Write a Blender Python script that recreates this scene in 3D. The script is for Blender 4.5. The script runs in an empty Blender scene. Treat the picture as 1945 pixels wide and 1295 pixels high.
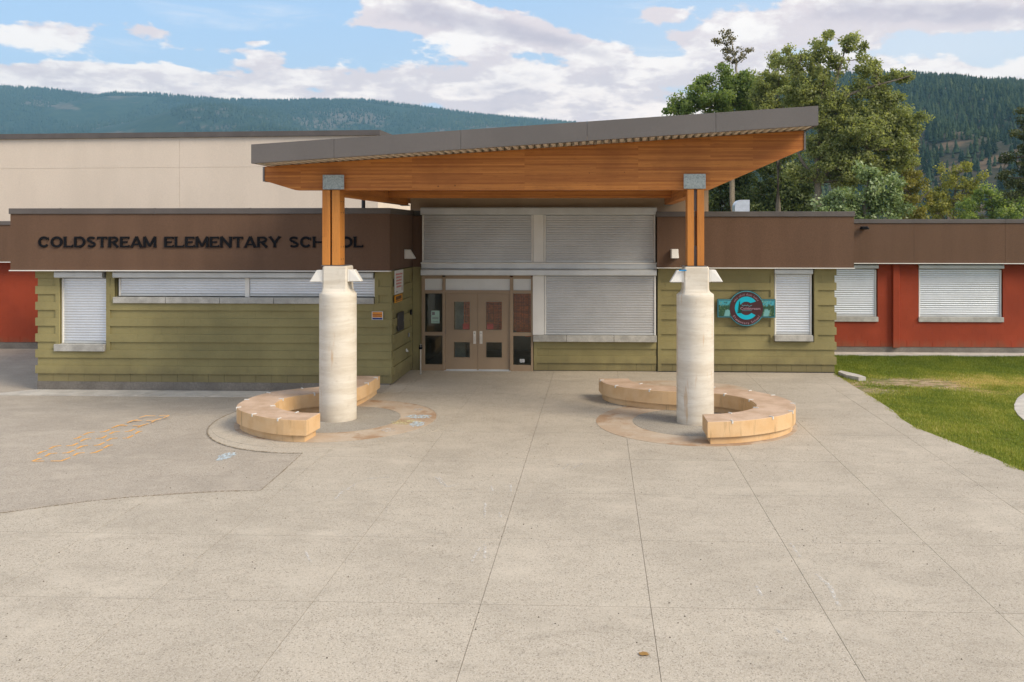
import bpy, bmesh, math, random
import numpy as np
from mathutils import Matrix, Vector
R = math.radians
random.seed(7)
rng = np.random.default_rng(11)
SC = bpy.context.scene
COL = SC.collection
# ------------------------------------------------------------ camera
cam_d = bpy.data.cameras.new('camera'); cam = bpy.data.objects.new('camera', cam_d); COL.objects.link(cam)
cam.location = (0, 0, 3.86); cam.rotation_euler = (R(90), 0, math.atan(0.04))
cam_d.sensor_width = 36; cam_d.lens = 36 * 1650 / 1945
cam_d.shift_x = -0.0496; cam_d.shift_y = -0.1067
cam_d.clip_start = 0.1; cam_d.clip_end = 30000
SC.camera = cam
SC.view_settings.view_transform = 'Standard'; SC.view_settings.look = 'None'
SC.view_settings.gamma = 1; SC.view_settings.use_curve_mapping = False
SC.view_settings.exposure = 0.85
SC.cycles.max_bounces = 6; SC.cycles.diffuse_bounces = 3; SC.cycles.transparent_max_bounces = 12
SC.cycles.volume_bounces = 0
# ------------------------------------------------------------ node helpers
class N:
    def __init__(s, tree):
        s.t = tree; s.t.nodes.clear()
    def n(s, typ, **kw):
        nd = s.t.nodes.new(typ)
        for k, v in kw.items():
            if k.startswith('i_'):
                nd.inputs[k[2:].replace('_', ' ')].default_value = v
            else: setattr(nd, k, v)
        return nd
    def put(s, sock, v):
        if isinstance(v, bpy.types.NodeSocket): s.t.links.new(v, sock)
        else: sock.default_value = v
    def m(s, op, a, b=0.0, c=0.0, clamp=False):
        nd = s.t.nodes.new('ShaderNodeMath'); nd.operation = op; nd.use_clamp = clamp
        s.put(nd.inputs[0], a); s.put(nd.inputs[1], b); s.put(nd.inputs[2], c)
        return nd.outputs[0]
    def mix(s, f, a, b, mode='MIX'):
        nd = s.t.nodes.new('ShaderNodeMix'); nd.data_type = 'RGBA'; nd.blend_type = mode; nd.clamp_factor = True
        s.put(nd.inputs[0], f); s.put(nd.inputs[6], a if isinstance(a, bpy.types.NodeSocket) else (*a[:3], 1)); s.put(nd.inputs[7], b if isinstance(b, bpy.types.NodeSocket) else (*b[:3], 1))
        return nd.outputs[2]
    def sm(s, v, lo, hi, a=0.0, b=1.0):
        nd = s.t.nodes.new('ShaderNodeMapRange'); nd.interpolation_type = 'SMOOTHSTEP'
        s.put(nd.inputs[0], v); nd.inputs[1].default_value = lo; nd.inputs[2].default_value = hi
        nd.inputs[3].default_value = a; nd.inputs[4].default_value = b
        return nd.outputs[0]
    def pos(s, sc=(1, 1, 1), off=(0, 0, 0)):
        g = s.n('ShaderNodeNewGeometry'); mp = s.n('ShaderNodeMapping'); s.t.links.new(g.outputs['Position'], mp.inputs[0])
        mp.inputs['Scale'].default_value = sc; mp.inputs['Location'].default_value = off
        return mp.outputs[0]
    def noise(s, vec, scale, det=3.0, rough=0.55, dist=0.0):
        nd = s.t.nodes.new('ShaderNodeTexNoise'); s.put(nd.inputs['Vector'], vec)
        nd.inputs['Scale'].default_value = scale; nd.inputs['Detail'].default_value = det
        nd.inputs['Roughness'].default_value = rough; nd.inputs['Distortion'].default_value = dist
        return nd.outputs[0]
    def vor(s, vec, scale, out='Color'):
        nd = s.t.nodes.new('ShaderNodeTexVoronoi'); s.put(nd.inputs['Vector'], vec); nd.inputs['Scale'].default_value = scale
        return nd.outputs[out]
    def sep(s, v):
        nd = s.t.nodes.new('ShaderNodeSeparateXYZ'); s.put(nd.inputs[0], v); return nd.outputs
    def out(s, sh, vol=False):
        o = s.n('ShaderNodeOutputMaterial'); s.t.links.new(sh, o.inputs['Volume' if vol else 'Surface'])
def newmat(name):
    m = bpy.data.materials.new(name); m.use_nodes = True
    return m, N(m.node_tree)
def finish(n, col, rough=0.7, metal=0.0, spec=0.3, bump=None, bd=0.01, bs=0.5):
    p = n.n('ShaderNodeBsdfPrincipled')
    n.put(p.inputs['Base Color'], col if isinstance(col, bpy.types.NodeSocket) else (*col[:3], 1))
    n.put(p.inputs['Roughness'], rough); n.put(p.inputs['Metallic'], metal); p.inputs['Specular IOR Level'].default_value = spec
    if bump is not None:
        b = n.n('ShaderNodeBump'); b.inputs['Strength'].default_value = bs; b.inputs['Distance'].default_value = bd
        n.put(b.inputs['Height'], bump); n.t.links.new(b.outputs[0], p.inputs['Normal'])
    n.out(p.outputs[0])
def sc3(c, k): return tuple(min(1, x * k) for x in c)
def plain(name, c, rough=0.6, metal=0.0, spec=0.3, var=0.12, s1=1.5, fine=0.0, fs=60, bd=0.004, vs=(1, 1, 1)):
    m, n = newmat(name)
    p = n.pos(vs)
    f = n.sm(n.noise(p, s1, 5), 0.3, 0.7)
    col = n.mix(f, sc3(c, 1 - var), sc3(c, 1 + var))
    b = None
    if fine > 0:
        q = n.noise(n.pos(), fs, 3); col = n.mix(n.sm(q, 0.3, 0.7), col, sc3(c, 1 - fine)) if False else n.mix(n.m('MULTIPLY', n.sm(q, 0.35, 0.65), fine), col, sc3(c, 0.45))
        b = q
    finish(n, col, rough, metal, spec, b, bd)
    return m
# ------------------------------------------------------------ world
W = bpy.data.worlds.new('World'); SC.world = W; W.use_nodes = True
w = N(W.node_tree)
SUN_EL, SUN_ROT = R(38), R(118)     # sun to the right and slightly behind the camera
sky = w.n('ShaderNodeTexSky', sky_type='NISHITA', sun_disc=False, sun_elevation=SUN_EL, sun_rotation=SUN_ROT, altitude=500, air_density=1.0, dust_density=0.6, ozone_density=2.0)
tc = w.n('ShaderNodeTexCoord'); d = tc.outputs['Generated']
o = w.sep(d); dx, dy, dz = o[0], o[1], o[2]
dyc = w.m('MAXIMUM', dy, 0.3); az = w.m('DIVIDE', dx, dyc); el = w.m('DIVIDE', dz, dyc)   # slopes of the view direction
def dirmap(scale, off=(0, 0, 0)):
    mp = w.n('ShaderNodeMapping'); w.t.links.new(d, mp.inputs[0]); mp.inputs['Scale'].default_value = scale; mp.inputs['Location'].default_value = off
    return mp.outputs[0]
def gauss(a, e, ra, re, tilt=0.0):
    da = w.m('SUBTRACT', az, a); de = w.m('SUBTRACT', el, w.m('ADD', w.m('MULTIPLY', da, tilt), e)) if tilt else w.m('SUBTRACT', el, e)
    q = w.m('ADD', w.m('POWER', w.m('ABSOLUTE', w.m('DIVIDE', da, ra)), 2.0), w.m('POWER', w.m('ABSOLUTE', w.m('DIVIDE', de, re)), 2.0))
    return w.m('EXPONENT', w.m('MULTIPLY', q, -1.0))
zw = w.m('MULTIPLY', w.m('LOGARITHM', w.m('MAXIMUM', w.m('ADD', dz, 0.05), 0.02), math.e), -0.60)
wv = w.n('ShaderNodeCombineXYZ'); w.put(wv.inputs[0], dx); w.put(wv.inputs[1], dy); w.put(wv.inputs[2], zw)
def shift(off):
    mp = w.n('ShaderNodeMapping'); w.t.links.new(wv.outputs[0], mp.inputs[0]); mp.inputs['Location'].default_value = off; return mp.outputs[0]
def dens(off):
    big = w.noise(shift(off), 4.5, 3, 0.5, 0.1)
    mid = w.noise(shift((off[0] + 3, off[1], off[2])), 13.0, 3, 0.55, 0.1)
    bil = w.m('ABSOLUTE', w.m('SUBTRACT', w.noise(shift((off[0] + 7, off[1], off[2])), 30.0, 5, 0.6), 0.5))
    q = w.m('ADD', w.m('MULTIPLY', big, 0.50), w.m('MULTIPLY', mid, 0.50))
    return w.m('SUBTRACT', w.m('ADD', q, 0.03), w.m('MULTIPLY', bil, 0.34))
CL = CLOUDLIST = [(-0.205, 0.250, 0.085, 0.024, 0.30, -0.05), (-0.125, 0.238, 0.10, 0.020, 0.32, -0.22), (-0.03, 0.214, 0.07, 0.012, 0.28, -0.25), (-0.27, 0.243, 0.035, 0.008, 0.14, 0.1),
      (-0.655, 0.236, 0.075, 0.020, 0.25, -0.1), (-0.535, 0.237, 0.060, 0.012, 0.27, -0.14), (-0.40, 0.255, 0.06, 0.006, 0.10, -0.3), (0.07, 0.249, 0.028, 0.012, 0.26, 0.0), (0.095, 0.223, 0.030, 0.009, 0.20, -0.25), (-0.40, 0.221, 0.018, 0.004, 0.2, 0.0),
      (0.22, 0.232, 0.13, 0.030, 0.24, 0.05), (0.44, 0.247, 0.15, 0.020, 0.52, -0.05), (0.28, 0.20, 0.3, 0.022, 0.07, 0.0), (-0.44, 0.213, 0.10, 0.005, 0.14, -0.06), (-0.13, 0.203, 0.03, 0.009, 0.16, 0.0), (-0.40, 0.200, 0.06, 0.010, 0.14, 0.0), (-0.62, 0.192, 0.10, 0.010, 0.14, 0.0)]
blob = None
for a, e, ra, re, g, t in CL:
    v = w.m('MULTIPLY', gauss(a, e, ra, re, t), g)
    blob = v if blob is None else w.m('ADD', blob, v)
band = w.m('MULTIPLY', w.sm(el, 0.206, 0.178), 0.21)
generic = w.m('MULTIPLY', w.sm(el, 0.30, 0.6), 0.13)  # denser cloud overhead, out of view, added to brighten the light on the ground
hole = w.m('MULTIPLY', gauss(-0.33, 0.245, 0.20, 0.030), -0.03)
bias = w.m('ADD', w.m('ADD', w.m('ADD', blob, band), generic), hole)
D0 = w.m('ADD', dens((0, 0, 0)), bias)
D1 = w.m('ADD', dens((0.004, 0, -0.06)), bias)
alpha = w.sm(D0, 0.610, 0.68)
shade = w.sm(w.m('SUBTRACT', D0, D1), -0.055, 0.10)
thick = w.sm(D0, 0.72, 0.98)
lit = w.mix(w.sm(el, 0.12, 0.24), (11.2, 9.6, 8.5), (9.9, 9.0, 8.3))
dark = w.mix(thick, (7.5, 6.4, 6.3), (5.5, 4.75, 5.1))
cl_col = w.mix(w.m('MULTIPLY', shade, w.m('SUBTRACT', 1.0, w.m('MULTIPLY', w.sm(D0, 0.80, 1.0), 0.75))), dark, lit)
skyc = w.mix(0.72, sky.outputs[0], w.mix(w.sm(el, 0.0, 0.30), (7.0, 7.5, 7.9), (4.4, 6.2, 8.6)))
wisp = w.m('MULTIPLY', w.sm(w.noise(dirmap((1.0, 1.0, 7.0), (2, 0, 0)), 5.0, 7, 0.6, 0.6), 0.5, 0.72), 0.5)
skyc = w.mix(wisp, skyc, (7.6, 7.7, 8.2))
veil = w.m('MULTIPLY', gauss(0.42, 0.20, 0.34, 0.075), 0.62)
skyc = w.mix(veil, skyc, (8.3, 8.1, 8.0))
final = w.mix(w.m('MULTIPLY', alpha, 0.96), skyc, cl_col)
final = w.mix(w.sm(el, -0.02, 0.0), (1.6, 1.5, 1.4), final)
bg = w.n('ShaderNodeBackground'); w.put(bg.inputs[0], final); bg.inputs[1].default_value = 0.078
wo = w.n('ShaderNodeOutputWorld'); w.t.links.new(bg.outputs[0], wo.inputs[0])
# ------------------------------------------------------------ sun
sd = bpy.data.lights.new('sun', 'SUN'); sun = bpy.data.objects.new('sun', sd); COL.objects.link(sun)
sd.energy = 2.3; sd.angle = R(26); sd.color = (1.0, 0.87, 0.69)
sv = Vector((math.sin(SUN_ROT) * math.cos(SUN_EL), math.cos(SUN_ROT) * math.cos(SUN_EL), math.sin(SUN_EL)))
sun.rotation_euler = sv.to_track_quat('Z', 'Y').to_euler(); sun.location = (30, -15, 30)
# ------------------------------------------------------------ materials
def mat_pave(name, c1, c2, joint_dirt=True):
    m, n = newmat(name); p = n.pos()
    peb = n.vor(p, 150.0); pr = n.sep(peb)[0]
    v2 = n.sep(n.vor(p, 75.0))[1]
    f = n.m('ADD', n.m('MULTIPLY', pr, 0.6), n.m('MULTIPLY', v2, 0.4))
    col = n.mix(n.sm(f, 0.15, 0.85), c1, c2)
    col = n.mix(n.m('MULTIPLY', n.sm(pr, 0.90, 0.96), 0.55), col, (0.62, 0.58, 0.52))
    col = n.mix(n.m('MULTIPLY', n.sm(v2, 0.10, 0.04), 0.42), col, (0.09, 0.075, 0.06))
    big = n.noise(p, 0.55, 5, 0.62); mid = n.noise(n.pos((1, 2.2, 1)), 1.8, 6, 0.7)
    col = n.mix(n.sm(big, 0.42, 0.66, 0.0, 0.22), col, sc3(c1, 0.62))
    col = n.mix(n.sm(mid, 0.50, 0.70, 0.0, 0.28), col, sc3(c1, 0.66))
    col = n.mix(n.sm(n.noise(n.pos((1, 1.6, 1), (4, 2, 0)), 0.8, 5, 0.6), 0.5, 0.72, 0.0, 0.35), col, sc3(c2, 1.12))
    sp = n.noise(p, 9.0, 4, 0.7)
    col = n.mix(n.m('MULTIPLY', n.n('ShaderNodeObjectInfo').outputs['Random'], 0.12), col, sc3(c1, 0.72))
    rd = n.noise(n.pos((1, 1, 1), (9, 4, 0)), 0.35, 4, 0.55, 0.8)
    col = n.mix(n.m('MULTIPLY', n.sm(n.m('ABSOLUTE', n.m('SUBTRACT', rd, 0.5)), 0.03, 0.002), 0.07), col, sc3(c1, 0.55))
    col = n.mix(n.sm(sp, 0.66, 0.74, 0, 0.35), col, sc3(c1, 0.5))
    finish(n, col, 0.85, 0, 0.25, pr, 0.004, 0.55)
    return m
M = {}
M['plaza'] = mat_pave('exposed_aggregate_concrete', (0.385, 0.338, 0.272), (0.545, 0.485, 0.398))
M['asphalt'] = mat_pave('grey_aggregate_paving', (0.335, 0.292, 0.24), (0.495, 0.437, 0.362))
M['disc'] = mat_pave('grey_aggregate_disc', (0.28, 0.255, 0.215), (0.43, 0.395, 0.34))
def mat_ring():
    m, n = newmat('tan_smooth_concrete'); p = n.pos()
    col = n.mix(n.sm(n.noise(p, 1.6, 6, 0.65), 0.35, 0.65), (0.44, 0.33, 0.235), (0.50, 0.42, 0.33))
    col = n.mix(n.sm(n.noise(n.pos((1, 1, 1), (3, 1, 0)), 1.1, 6, 0.65), 0.50, 0.62, 0, 0.75), col, (0.33, 0.20, 0.11))
    col = n.mix(n.sm(n.noise(p, 45, 3), 0.5, 0.75, 0, 0.3), col, (0.25, 0.19, 0.14))
    finish(n, col, 0.8, 0, 0.25, n.noise(p, 120, 2), 0.002, 0.4); return m
M['ring'] = mat_ring()
def mat_bench():
    m, n = newmat('tan_painted_concrete'); p = n.pos()
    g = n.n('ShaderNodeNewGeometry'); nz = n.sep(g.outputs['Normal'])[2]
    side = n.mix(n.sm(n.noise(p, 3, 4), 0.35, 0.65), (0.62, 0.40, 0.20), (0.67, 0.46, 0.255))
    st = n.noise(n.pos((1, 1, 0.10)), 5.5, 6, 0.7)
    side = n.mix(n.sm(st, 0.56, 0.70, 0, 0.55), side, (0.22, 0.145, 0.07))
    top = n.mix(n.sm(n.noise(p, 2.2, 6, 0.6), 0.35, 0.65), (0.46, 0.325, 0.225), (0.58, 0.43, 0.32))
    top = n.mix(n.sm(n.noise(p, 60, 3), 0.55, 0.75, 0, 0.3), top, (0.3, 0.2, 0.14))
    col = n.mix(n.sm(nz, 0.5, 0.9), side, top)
    finish(n, col, 0.75, 0, 0.3, n.noise(p, 90, 3), 0.002, 0.4); return m
M['bench'] = mat_bench()
def mat_column():
    m, n = newmat('cast_concrete'); p = n.pos()
    z = n.sep(p)[2]
    lay = n.noise(n.pos((0.5, 0.5, 3.2)), 1.6, 5, 0.65, 0.4)
    col = n.mix(n.sm(lay, 0.36, 0.64), (0.60, 0.54, 0.445), (0.70, 0.655, 0.57))
    col = n.mix(n.sm(n.noise(p, 9, 6, 0.75), 0.54, 0.72, 0, 0.28), col, (0.36, 0.30, 0.23))
    ln = n.noise(n.pos((0.35, 0.35, 9.0)), 1.0, 3, 0.5, 0.8)
    col = n.mix(n.m('MULTIPLY', n.sm(n.m('ABSOLUTE', n.m('SUBTRACT', ln, 0.5)), 0.006, 0.0), 0.22), col, (0.30, 0.26, 0.21))
    stn = n.noise(n.pos((1, 1, 0.12)), 7.0, 4, 0.6)
    col = n.mix(n.sm(stn, 0.62, 0.70, 0, 0.5), col, (0.52, 0.31, 0.13))
    col = n.mix(n.sm(n.m('ADD', z, n.m('MULTIPLY', n.noise(p, 5, 4), 0.3)), 0.38, 0.10, 0, 0.35), col, (0.34, 0.27, 0.19))
    col = n.mix(n.sm(n.noise(p, 42, 2), 0.74, 0.80, 0, 0.7), col, (0.20, 0.17, 0.14))
    finish(n, col, 0.8, 0, 0.25, n.noise(p, 40, 5, 0.7), 0.004, 0.4); return m
M['column'] = mat_column()
def mat_block(name, c):
    m, n = newmat(name); p = n.pos()
    ob = n.n('ShaderNodeObjectInfo').outputs['Random']
    col = n.mix(n.sm(n.noise(p, 0.9, 5, 0.6), 0.3, 0.7), sc3(c, 0.88), sc3(c, 1.14))
    col = n.mix(n.m('MULTIPLY', ob, 0.10), col, sc3(c, 0.70))
    col = n.mix(n.sm(n.noise(p, 70, 3, 0.7), 0.52, 0.7, 0, 0.35), col, sc3(c, 0.5))
    z = n.sep(p)[2]
    col = n.mix(n.sm(n.m('SUBTRACT', z, n.m('MULTIPLY', n.noise(n.pos((1, 1, 0.4)), 3, 5), 0.7)), 0.12, -0.3, 0, 0.45), col, (0.13, 0.105, 0.06))
    finish(n, col, 0.75, 0, 0.3, n.noise(p, 95, 4, 0.7), 0.006, 0.6); return m
M['olive'] = mat_block('olive_painted_block', (0.275, 0.238, 0.106))
M['red'] = mat_block('red_painted_block', (0.295, 0.046, 0.016))
M['foot'] = plain('grey_footing', (0.20, 0.18, 0.155), 0.85, var=0.2, fine=0.4, fs=35)
M['brown'] = plain('brown_stucco', (0.148, 0.086, 0.054), 0.9, var=0.08, s1=2.2, vs=(1, 1, 0.14), fine=0.45, fs=85, bd=0.006)
M['cream'] = plain('cream_wall_render', (0.70, 0.60, 0.495), 0.85, var=0.035, s1=0.9, vs=(1, 1, 0.3), fine=0.12, fs=25)
M['tan'] = plain('tan_stucco', (0.55, 0.40, 0.27), 0.9, var=0.06, fine=0.25, fs=70)
M['cap'] = plain('grey_brown_flashing', (0.105, 0.09, 0.082), 0.45, 0.0, 0.5, var=0.12, fine=0.15, fs=30)
M['fascia'] = plain('charcoal_metal_fascia', (0.128, 0.115, 0.108), 0.42, 0.0, 0.5, var=0.07, s1=0.8, fine=0.15, fs=50)
M['alu'] = plain('light_shutter_aluminium', (0.70, 0.73, 0.77), 0.45, 0.65, 0.5, var=0.05, s1=1.2, fine=0.08, fs=20)
M['slat_shaded'] = plain('shaded_shutter_slats', (0.50, 0.51, 0.515), 0.45, 0.45, 0.5, var=0.06, s1=1.2, fine=0.08, fs=20)  # shutter aluminium darkened in its colour for the shade under the canopy
M['alub'] = plain('aluminium_trim', (0.56, 0.58, 0.585), 0.38, 0.3, 0.5, var=0.08)
M['white'] = plain('white_enamel', (0.76, 0.745, 0.70), 0.45, var=0.04)
M['wpanel'] = plain('white_panel', (0.66, 0.665, 0.64), 0.55, var=0.04, fine=0.08, fs=90)
M['sill'] = plain('concrete_sill', (0.43, 0.42, 0.385), 0.8, var=0.2, s1=4, fine=0.25, fs=40)
M['soffit'] = plain('cream_metal_deck', (0.66, 0.60, 0.49), 0.5, var=0.05)
M['bed'] = plain('joint_sand', (0.21, 0.165, 0.115), 0.95)
M['gap'] = plain('dark_joint', (0.03, 0.028, 0.025), 0.9, var=0.1)
M['steel'] = plain('grey_painted_steel', (0.17, 0.16, 0.16), 0.45, 0.3, 0.5)
M['dsteel'] = plain('dark_steel', (0.055, 0.052, 0.055), 0.5, 0.3, 0.5)
M['bolt'] = plain('zinc_bolt', (0.28, 0.30, 0.30), 0.4, 0.6, 0.5)
M['tanpaint'] = plain('tan_door_paint', (0.32, 0.23, 0.145), 0.5, 0.0, 0.45, var=0.05, fine=0.1, fs=90)
M['black'] = plain('black_metal', (0.006, 0.006, 0.008), 0.75, 0.0, 0.15)
M['chrome'] = plain('brushed_steel', (0.62, 0.60, 0.56), 0.3, 0.8, 0.5)
M['kerb'] = plain('pale_concrete', (0.52, 0.49, 0.44), 0.85, var=0.14, s1=3, fine=0.25, fs=60)
M['roof'] = plain('grey_roof_membrane', (0.22, 0.21, 0.20), 0.9, fine=0.2)
M['interior'] = plain('dark_interior_paint', (0.13, 0.12, 0.10), 0.8)
M['door_reflection'] = plain('orange_red_reflection', (0.60, 0.11, 0.02), 0.8, var=0.35, s1=14, vs=(0.15, 1, 2))
M['galvroof'] = plain('bright_galvanised', (0.66, 0.70, 0.74), 0.28, 0.75, 0.5, var=0.1, s1=6)
def mat_galv():
    m, n = newmat('galvanised_plate'); p = n.pos()
    v = n.sep(n.vor(p, 45.0))[0]
    col = n.mix(v, (0.26, 0.30, 0.29), (0.40, 0.44, 0.43)); finish(n, col, 0.45, 0.35, 0.5); return m
M['galv'] = mat_galv()
def mat_wood(name, vert=False, c1=(0.33, 0.10, 0.018), c2=(0.60, 0.235, 0.050)):
    m, n = newmat(name)
    g = n.n('ShaderNodeNewGeometry'); s = n.sep(g.outputs['Position'])
    cb = n.n('ShaderNodeCombineXYZ')
    if vert: n.put(cb.inputs[0], s[2]); n.put(cb.inputs[1], n.m('ADD', s[0], s[1]))
    else: n.put(cb.inputs[0], n.m('ADD', s[0], s[1])); n.put(cb.inputs[1], s[2])
    br = n.n('ShaderNodeTexBrick'); n.t.links.new(cb.outputs[0], br.inputs['Vector'])
    br.inputs['Scale'].default_value = 1; br.inputs['Brick Width'].default_value = 2.3; br.inputs['Row Height'].default_value = 0.038 if not vert else 0.3
    br.inputs['Mortar Size'].default_value = 0.0015; br.inputs['Mortar Smooth'].default_value = 1; br.offset = 0.37; br.offset_frequency = 3
    br.inputs['Color1'].default_value = (0, 0, 0, 1); br.inputs['Color2'].default_value = (1, 1, 1, 1); br.inputs['Mortar'].default_value = (0.3, 0.3, 0.3, 1)
    tone = n.sep(br.outputs['Color'])[0]
    mp = n.n('ShaderNodeMapping'); n.t.links.new(cb.outputs[0], mp.inputs[0]); mp.inputs['Scale'].default_value = (0.7, 26, 1)
    gr = n.noise(mp.outputs[0], 2.0, 7, 0.65, 0.5)
    col = n.mix(n.m('ADD', n.m('MULTIPLY', tone, 0.75), n.m('MULTIPLY', n.sm(gr, 0.35, 0.65), 0.30)), c1, c2)
    mp2 = n.n('ShaderNodeMapping'); n.t.links.new(cb.outputs[0], mp2.inputs[0]); mp2.inputs['Scale'].default_value = (1.4, 55, 1)
    fl = n.noise(mp2.outputs[0], 1.6, 5, 0.7, 1.6)
    col = n.mix(n.sm(fl, 0.56, 0.66, 0, 0.65), col, (0.13, 0.035, 0.010))
    kn = n.n('ShaderNodeTexVoronoi'); n.t.links.new(cb.outputs[0], kn.inputs[0]); kn.inputs['Scale'].default_value = 2.6
    kd = kn.outputs['Distance']
    col = n.mix(n.sm(kd, 0.055, 0.03, 0, 0.8), col, (0.07, 0.022, 0.010))
    big = n.noise(cb.outputs[0], 0.8, 4, 0.6)
    col = n.mix(n.sm(big, 0.45, 0.7, 0, 0.35), col, sc3(c1, 0.7))
    finish(n, col, 0.55, 0, 0.35, gr, 0.002, 0.3); return m
M['wood'] = mat_wood('glulam_timber'); M['woodv'] = mat_wood('timber_post', True, (0.46, 0.165, 0.03), (0.60, 0.245, 0.05))
def mat_glass():
    m, n = newmat('door_glass')
    fr = n.n('ShaderNodeFresnel'); fr.inputs[0].default_value = 1.5
    t = n.n('ShaderNodeBsdfTransparent'); t.inputs[0].default_value = (0.90, 0.94, 0.91, 1)
    g = n.n('ShaderNodeBsdfGlossy'); g.inputs['Roughness'].default_value = 0.02; g.inputs[0].default_value = (0.9, 0.95, 0.95, 1)
    mx = n.n('ShaderNodeMixShader'); n.put(mx.inputs[0], n.m('MULTIPLY', fr.outputs[0], 0.8)); n.t.links.new(t.outputs[0], mx.inputs[1]); n.t.links.new(g.outputs[0], mx.inputs[2])
    n.out(mx.outputs[0]); return m
M['glass'] = mat_glass()
def mat_lawn():
    m, n = newmat('lawn_soil_and_turf'); p = n.pos(); s = n.sep(p)
    gx = n.noise(p, 14, 5, 0.7)
    col = n.mix(n.sm(gx, 0.3, 0.7), (0.055, 0.095, 0.014), (0.12, 0.16, 0.022))
    col = n.mix(n.sm(n.noise(p, 0.9, 4, 0.6), 0.42, 0.62, 0, 0.6), col, (0.20, 0.17, 0.045))
    wob = n.m('ADD', s[1], n.m('MULTIPLY', n.m('SUBTRACT', n.noise(n.pos((0.5, 1, 1)), 1.3, 5), 0.5), 1.8))
    dirt = n.m('MULTIPLY', n.sm(n.m('ABSOLUTE', n.m('SUBTRACT', wob, 22.4)), 1.4, 0.4), n.sm(n.noise(n.pos((0.6, 1.4, 1)), 2.6, 6, 0.75), 0.42, 0.56, 0.25, 1.0))
    dc = n.mix(n.sm(n.noise(p, 5, 5, 0.7), 0.4, 0.6), (0.30, 0.215, 0.14), (0.48, 0.37, 0.25))
    dc = n.mix(n.sm(s[0], 8.4, 10.0), dc, (0.40, 0.27, 0.085))
    col = n.mix(dirt, col, dc)
    finish(n, col, 0.95, 0, 0.1, gx, 0.03, 0.6); return m
M['lawn'] = mat_lawn()
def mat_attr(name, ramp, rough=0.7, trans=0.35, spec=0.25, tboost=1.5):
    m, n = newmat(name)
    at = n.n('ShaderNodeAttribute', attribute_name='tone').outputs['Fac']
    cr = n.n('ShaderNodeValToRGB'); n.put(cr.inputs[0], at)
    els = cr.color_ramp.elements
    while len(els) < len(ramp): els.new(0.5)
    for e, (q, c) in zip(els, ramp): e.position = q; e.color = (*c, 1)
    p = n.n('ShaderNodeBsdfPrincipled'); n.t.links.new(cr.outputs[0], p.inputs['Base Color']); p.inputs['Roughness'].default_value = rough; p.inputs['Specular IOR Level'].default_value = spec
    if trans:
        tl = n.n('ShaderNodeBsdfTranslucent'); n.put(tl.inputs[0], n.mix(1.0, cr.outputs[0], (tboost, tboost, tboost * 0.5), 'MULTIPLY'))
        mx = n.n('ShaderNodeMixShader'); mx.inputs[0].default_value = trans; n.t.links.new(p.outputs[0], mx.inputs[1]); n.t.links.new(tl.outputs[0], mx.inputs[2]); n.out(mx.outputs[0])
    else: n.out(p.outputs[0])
    return m
M['grass'] = mat_attr('grass_blades', [(0, (0.085, 0.135, 0.018)), (0.5, (0.215, 0.265, 0.040)), (0.82, (0.38, 0.385, 0.075)), (1, (0.60, 0.49, 0.20))], 0.6, 0.28)
def leafmat(name, a, b, c, t=0.35, rough=0.5): return mat_attr(name, [(0, a), (0.5, b), (1, c)], rough, t, 0.35)
M['leaf_cotton'] = leafmat('cottonwood_leaves', (0.14, 0.168, 0.075), (0.27, 0.30, 0.13), (0.46, 0.48, 0.25), 0.55)
M['leaf_green'] = leafmat('green_leaves', (0.095, 0.145, 0.05), (0.20, 0.27, 0.09), (0.37, 0.43, 0.16), 0.55)
M['leaf_dark'] = leafmat('dark_leaves', (0.06, 0.085, 0.036), (0.125, 0.16, 0.062), (0.23, 0.27, 0.11), 0.45)
M['leaf_silver'] = leafmat('silvery_leaves', (0.098, 0.143, 0.062), (0.214, 0.285, 0.116), (0.463, 0.535, 0.304), 0.3, 0.4)
M['leaf_yellow'] = leafmat('yellow_green_leaves', (0.133, 0.152, 0.036), (0.304, 0.304, 0.071), (0.499, 0.463, 0.125))
M['leaf_brown'] = leafmat('olive_brown_leaves', (0.107, 0.098, 0.053), (0.197, 0.178, 0.090), (0.304, 0.267, 0.143), 0.2)
M['leaf_pine'] = leafmat('pine_needles', (0.04, 0.055, 0.022), (0.085, 0.105, 0.038), (0.16, 0.17, 0.065), 0.2)
M['leaf_larch'] = leafmat('larch_needles', (0.125, 0.125, 0.026), (0.250, 0.232, 0.053), (0.356, 0.321, 0.081), 0.3)
M['fir'] = mat_attr('far_conifer', [(0, (0.016, 0.033, 0.018)), (0.6, (0.036, 0.058, 0.027)), (1, (0.069, 0.091, 0.038))], 0.9, 0, 0.1)
M['bark'] = plain('grey_bark', (0.20, 0.17, 0.13), 0.95, var=0.3, s1=2, fine=0.5, fs=12, vs=(1, 1, 0.25))
M['barkpale'] = plain('pale_bark', (0.42, 0.39, 0.33), 0.9, var=0.2, s1=3, fine=0.3, fs=12)
def mat_hill(name, c1, c2, c3, sc):
    m, n = newmat(name); p = n.pos()
    col = n.mix(n.sm(n.noise(p, sc * 8, 6, 0.7), 0.35, 0.65), c1, c2)
    col = n.mix(n.sm(n.noise(n.pos((1, 1, 1.5)), sc, 6, 0.62), 0.54, 0.62, 0, 0.85), col, c3)
    finish(n, col, 0.95, 0, 0.1); return m
M['hill_far'] = mat_hill('far_forest_slope', (0.014, 0.032, 0.018), (0.036, 0.058, 0.028), (0.14, 0.115, 0.09), 0.004)
M['hill_near'] = mat_hill('near_forest_slope', (0.035, 0.038, 0.024), (0.07, 0.062, 0.040), (0.16, 0.112, 0.072), 0.018)
M['ground'] = plain('valley_ground', (0.16, 0.15, 0.07), 0.95, var=0.3, s1=0.02, fine=0.2, fs=2)
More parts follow.
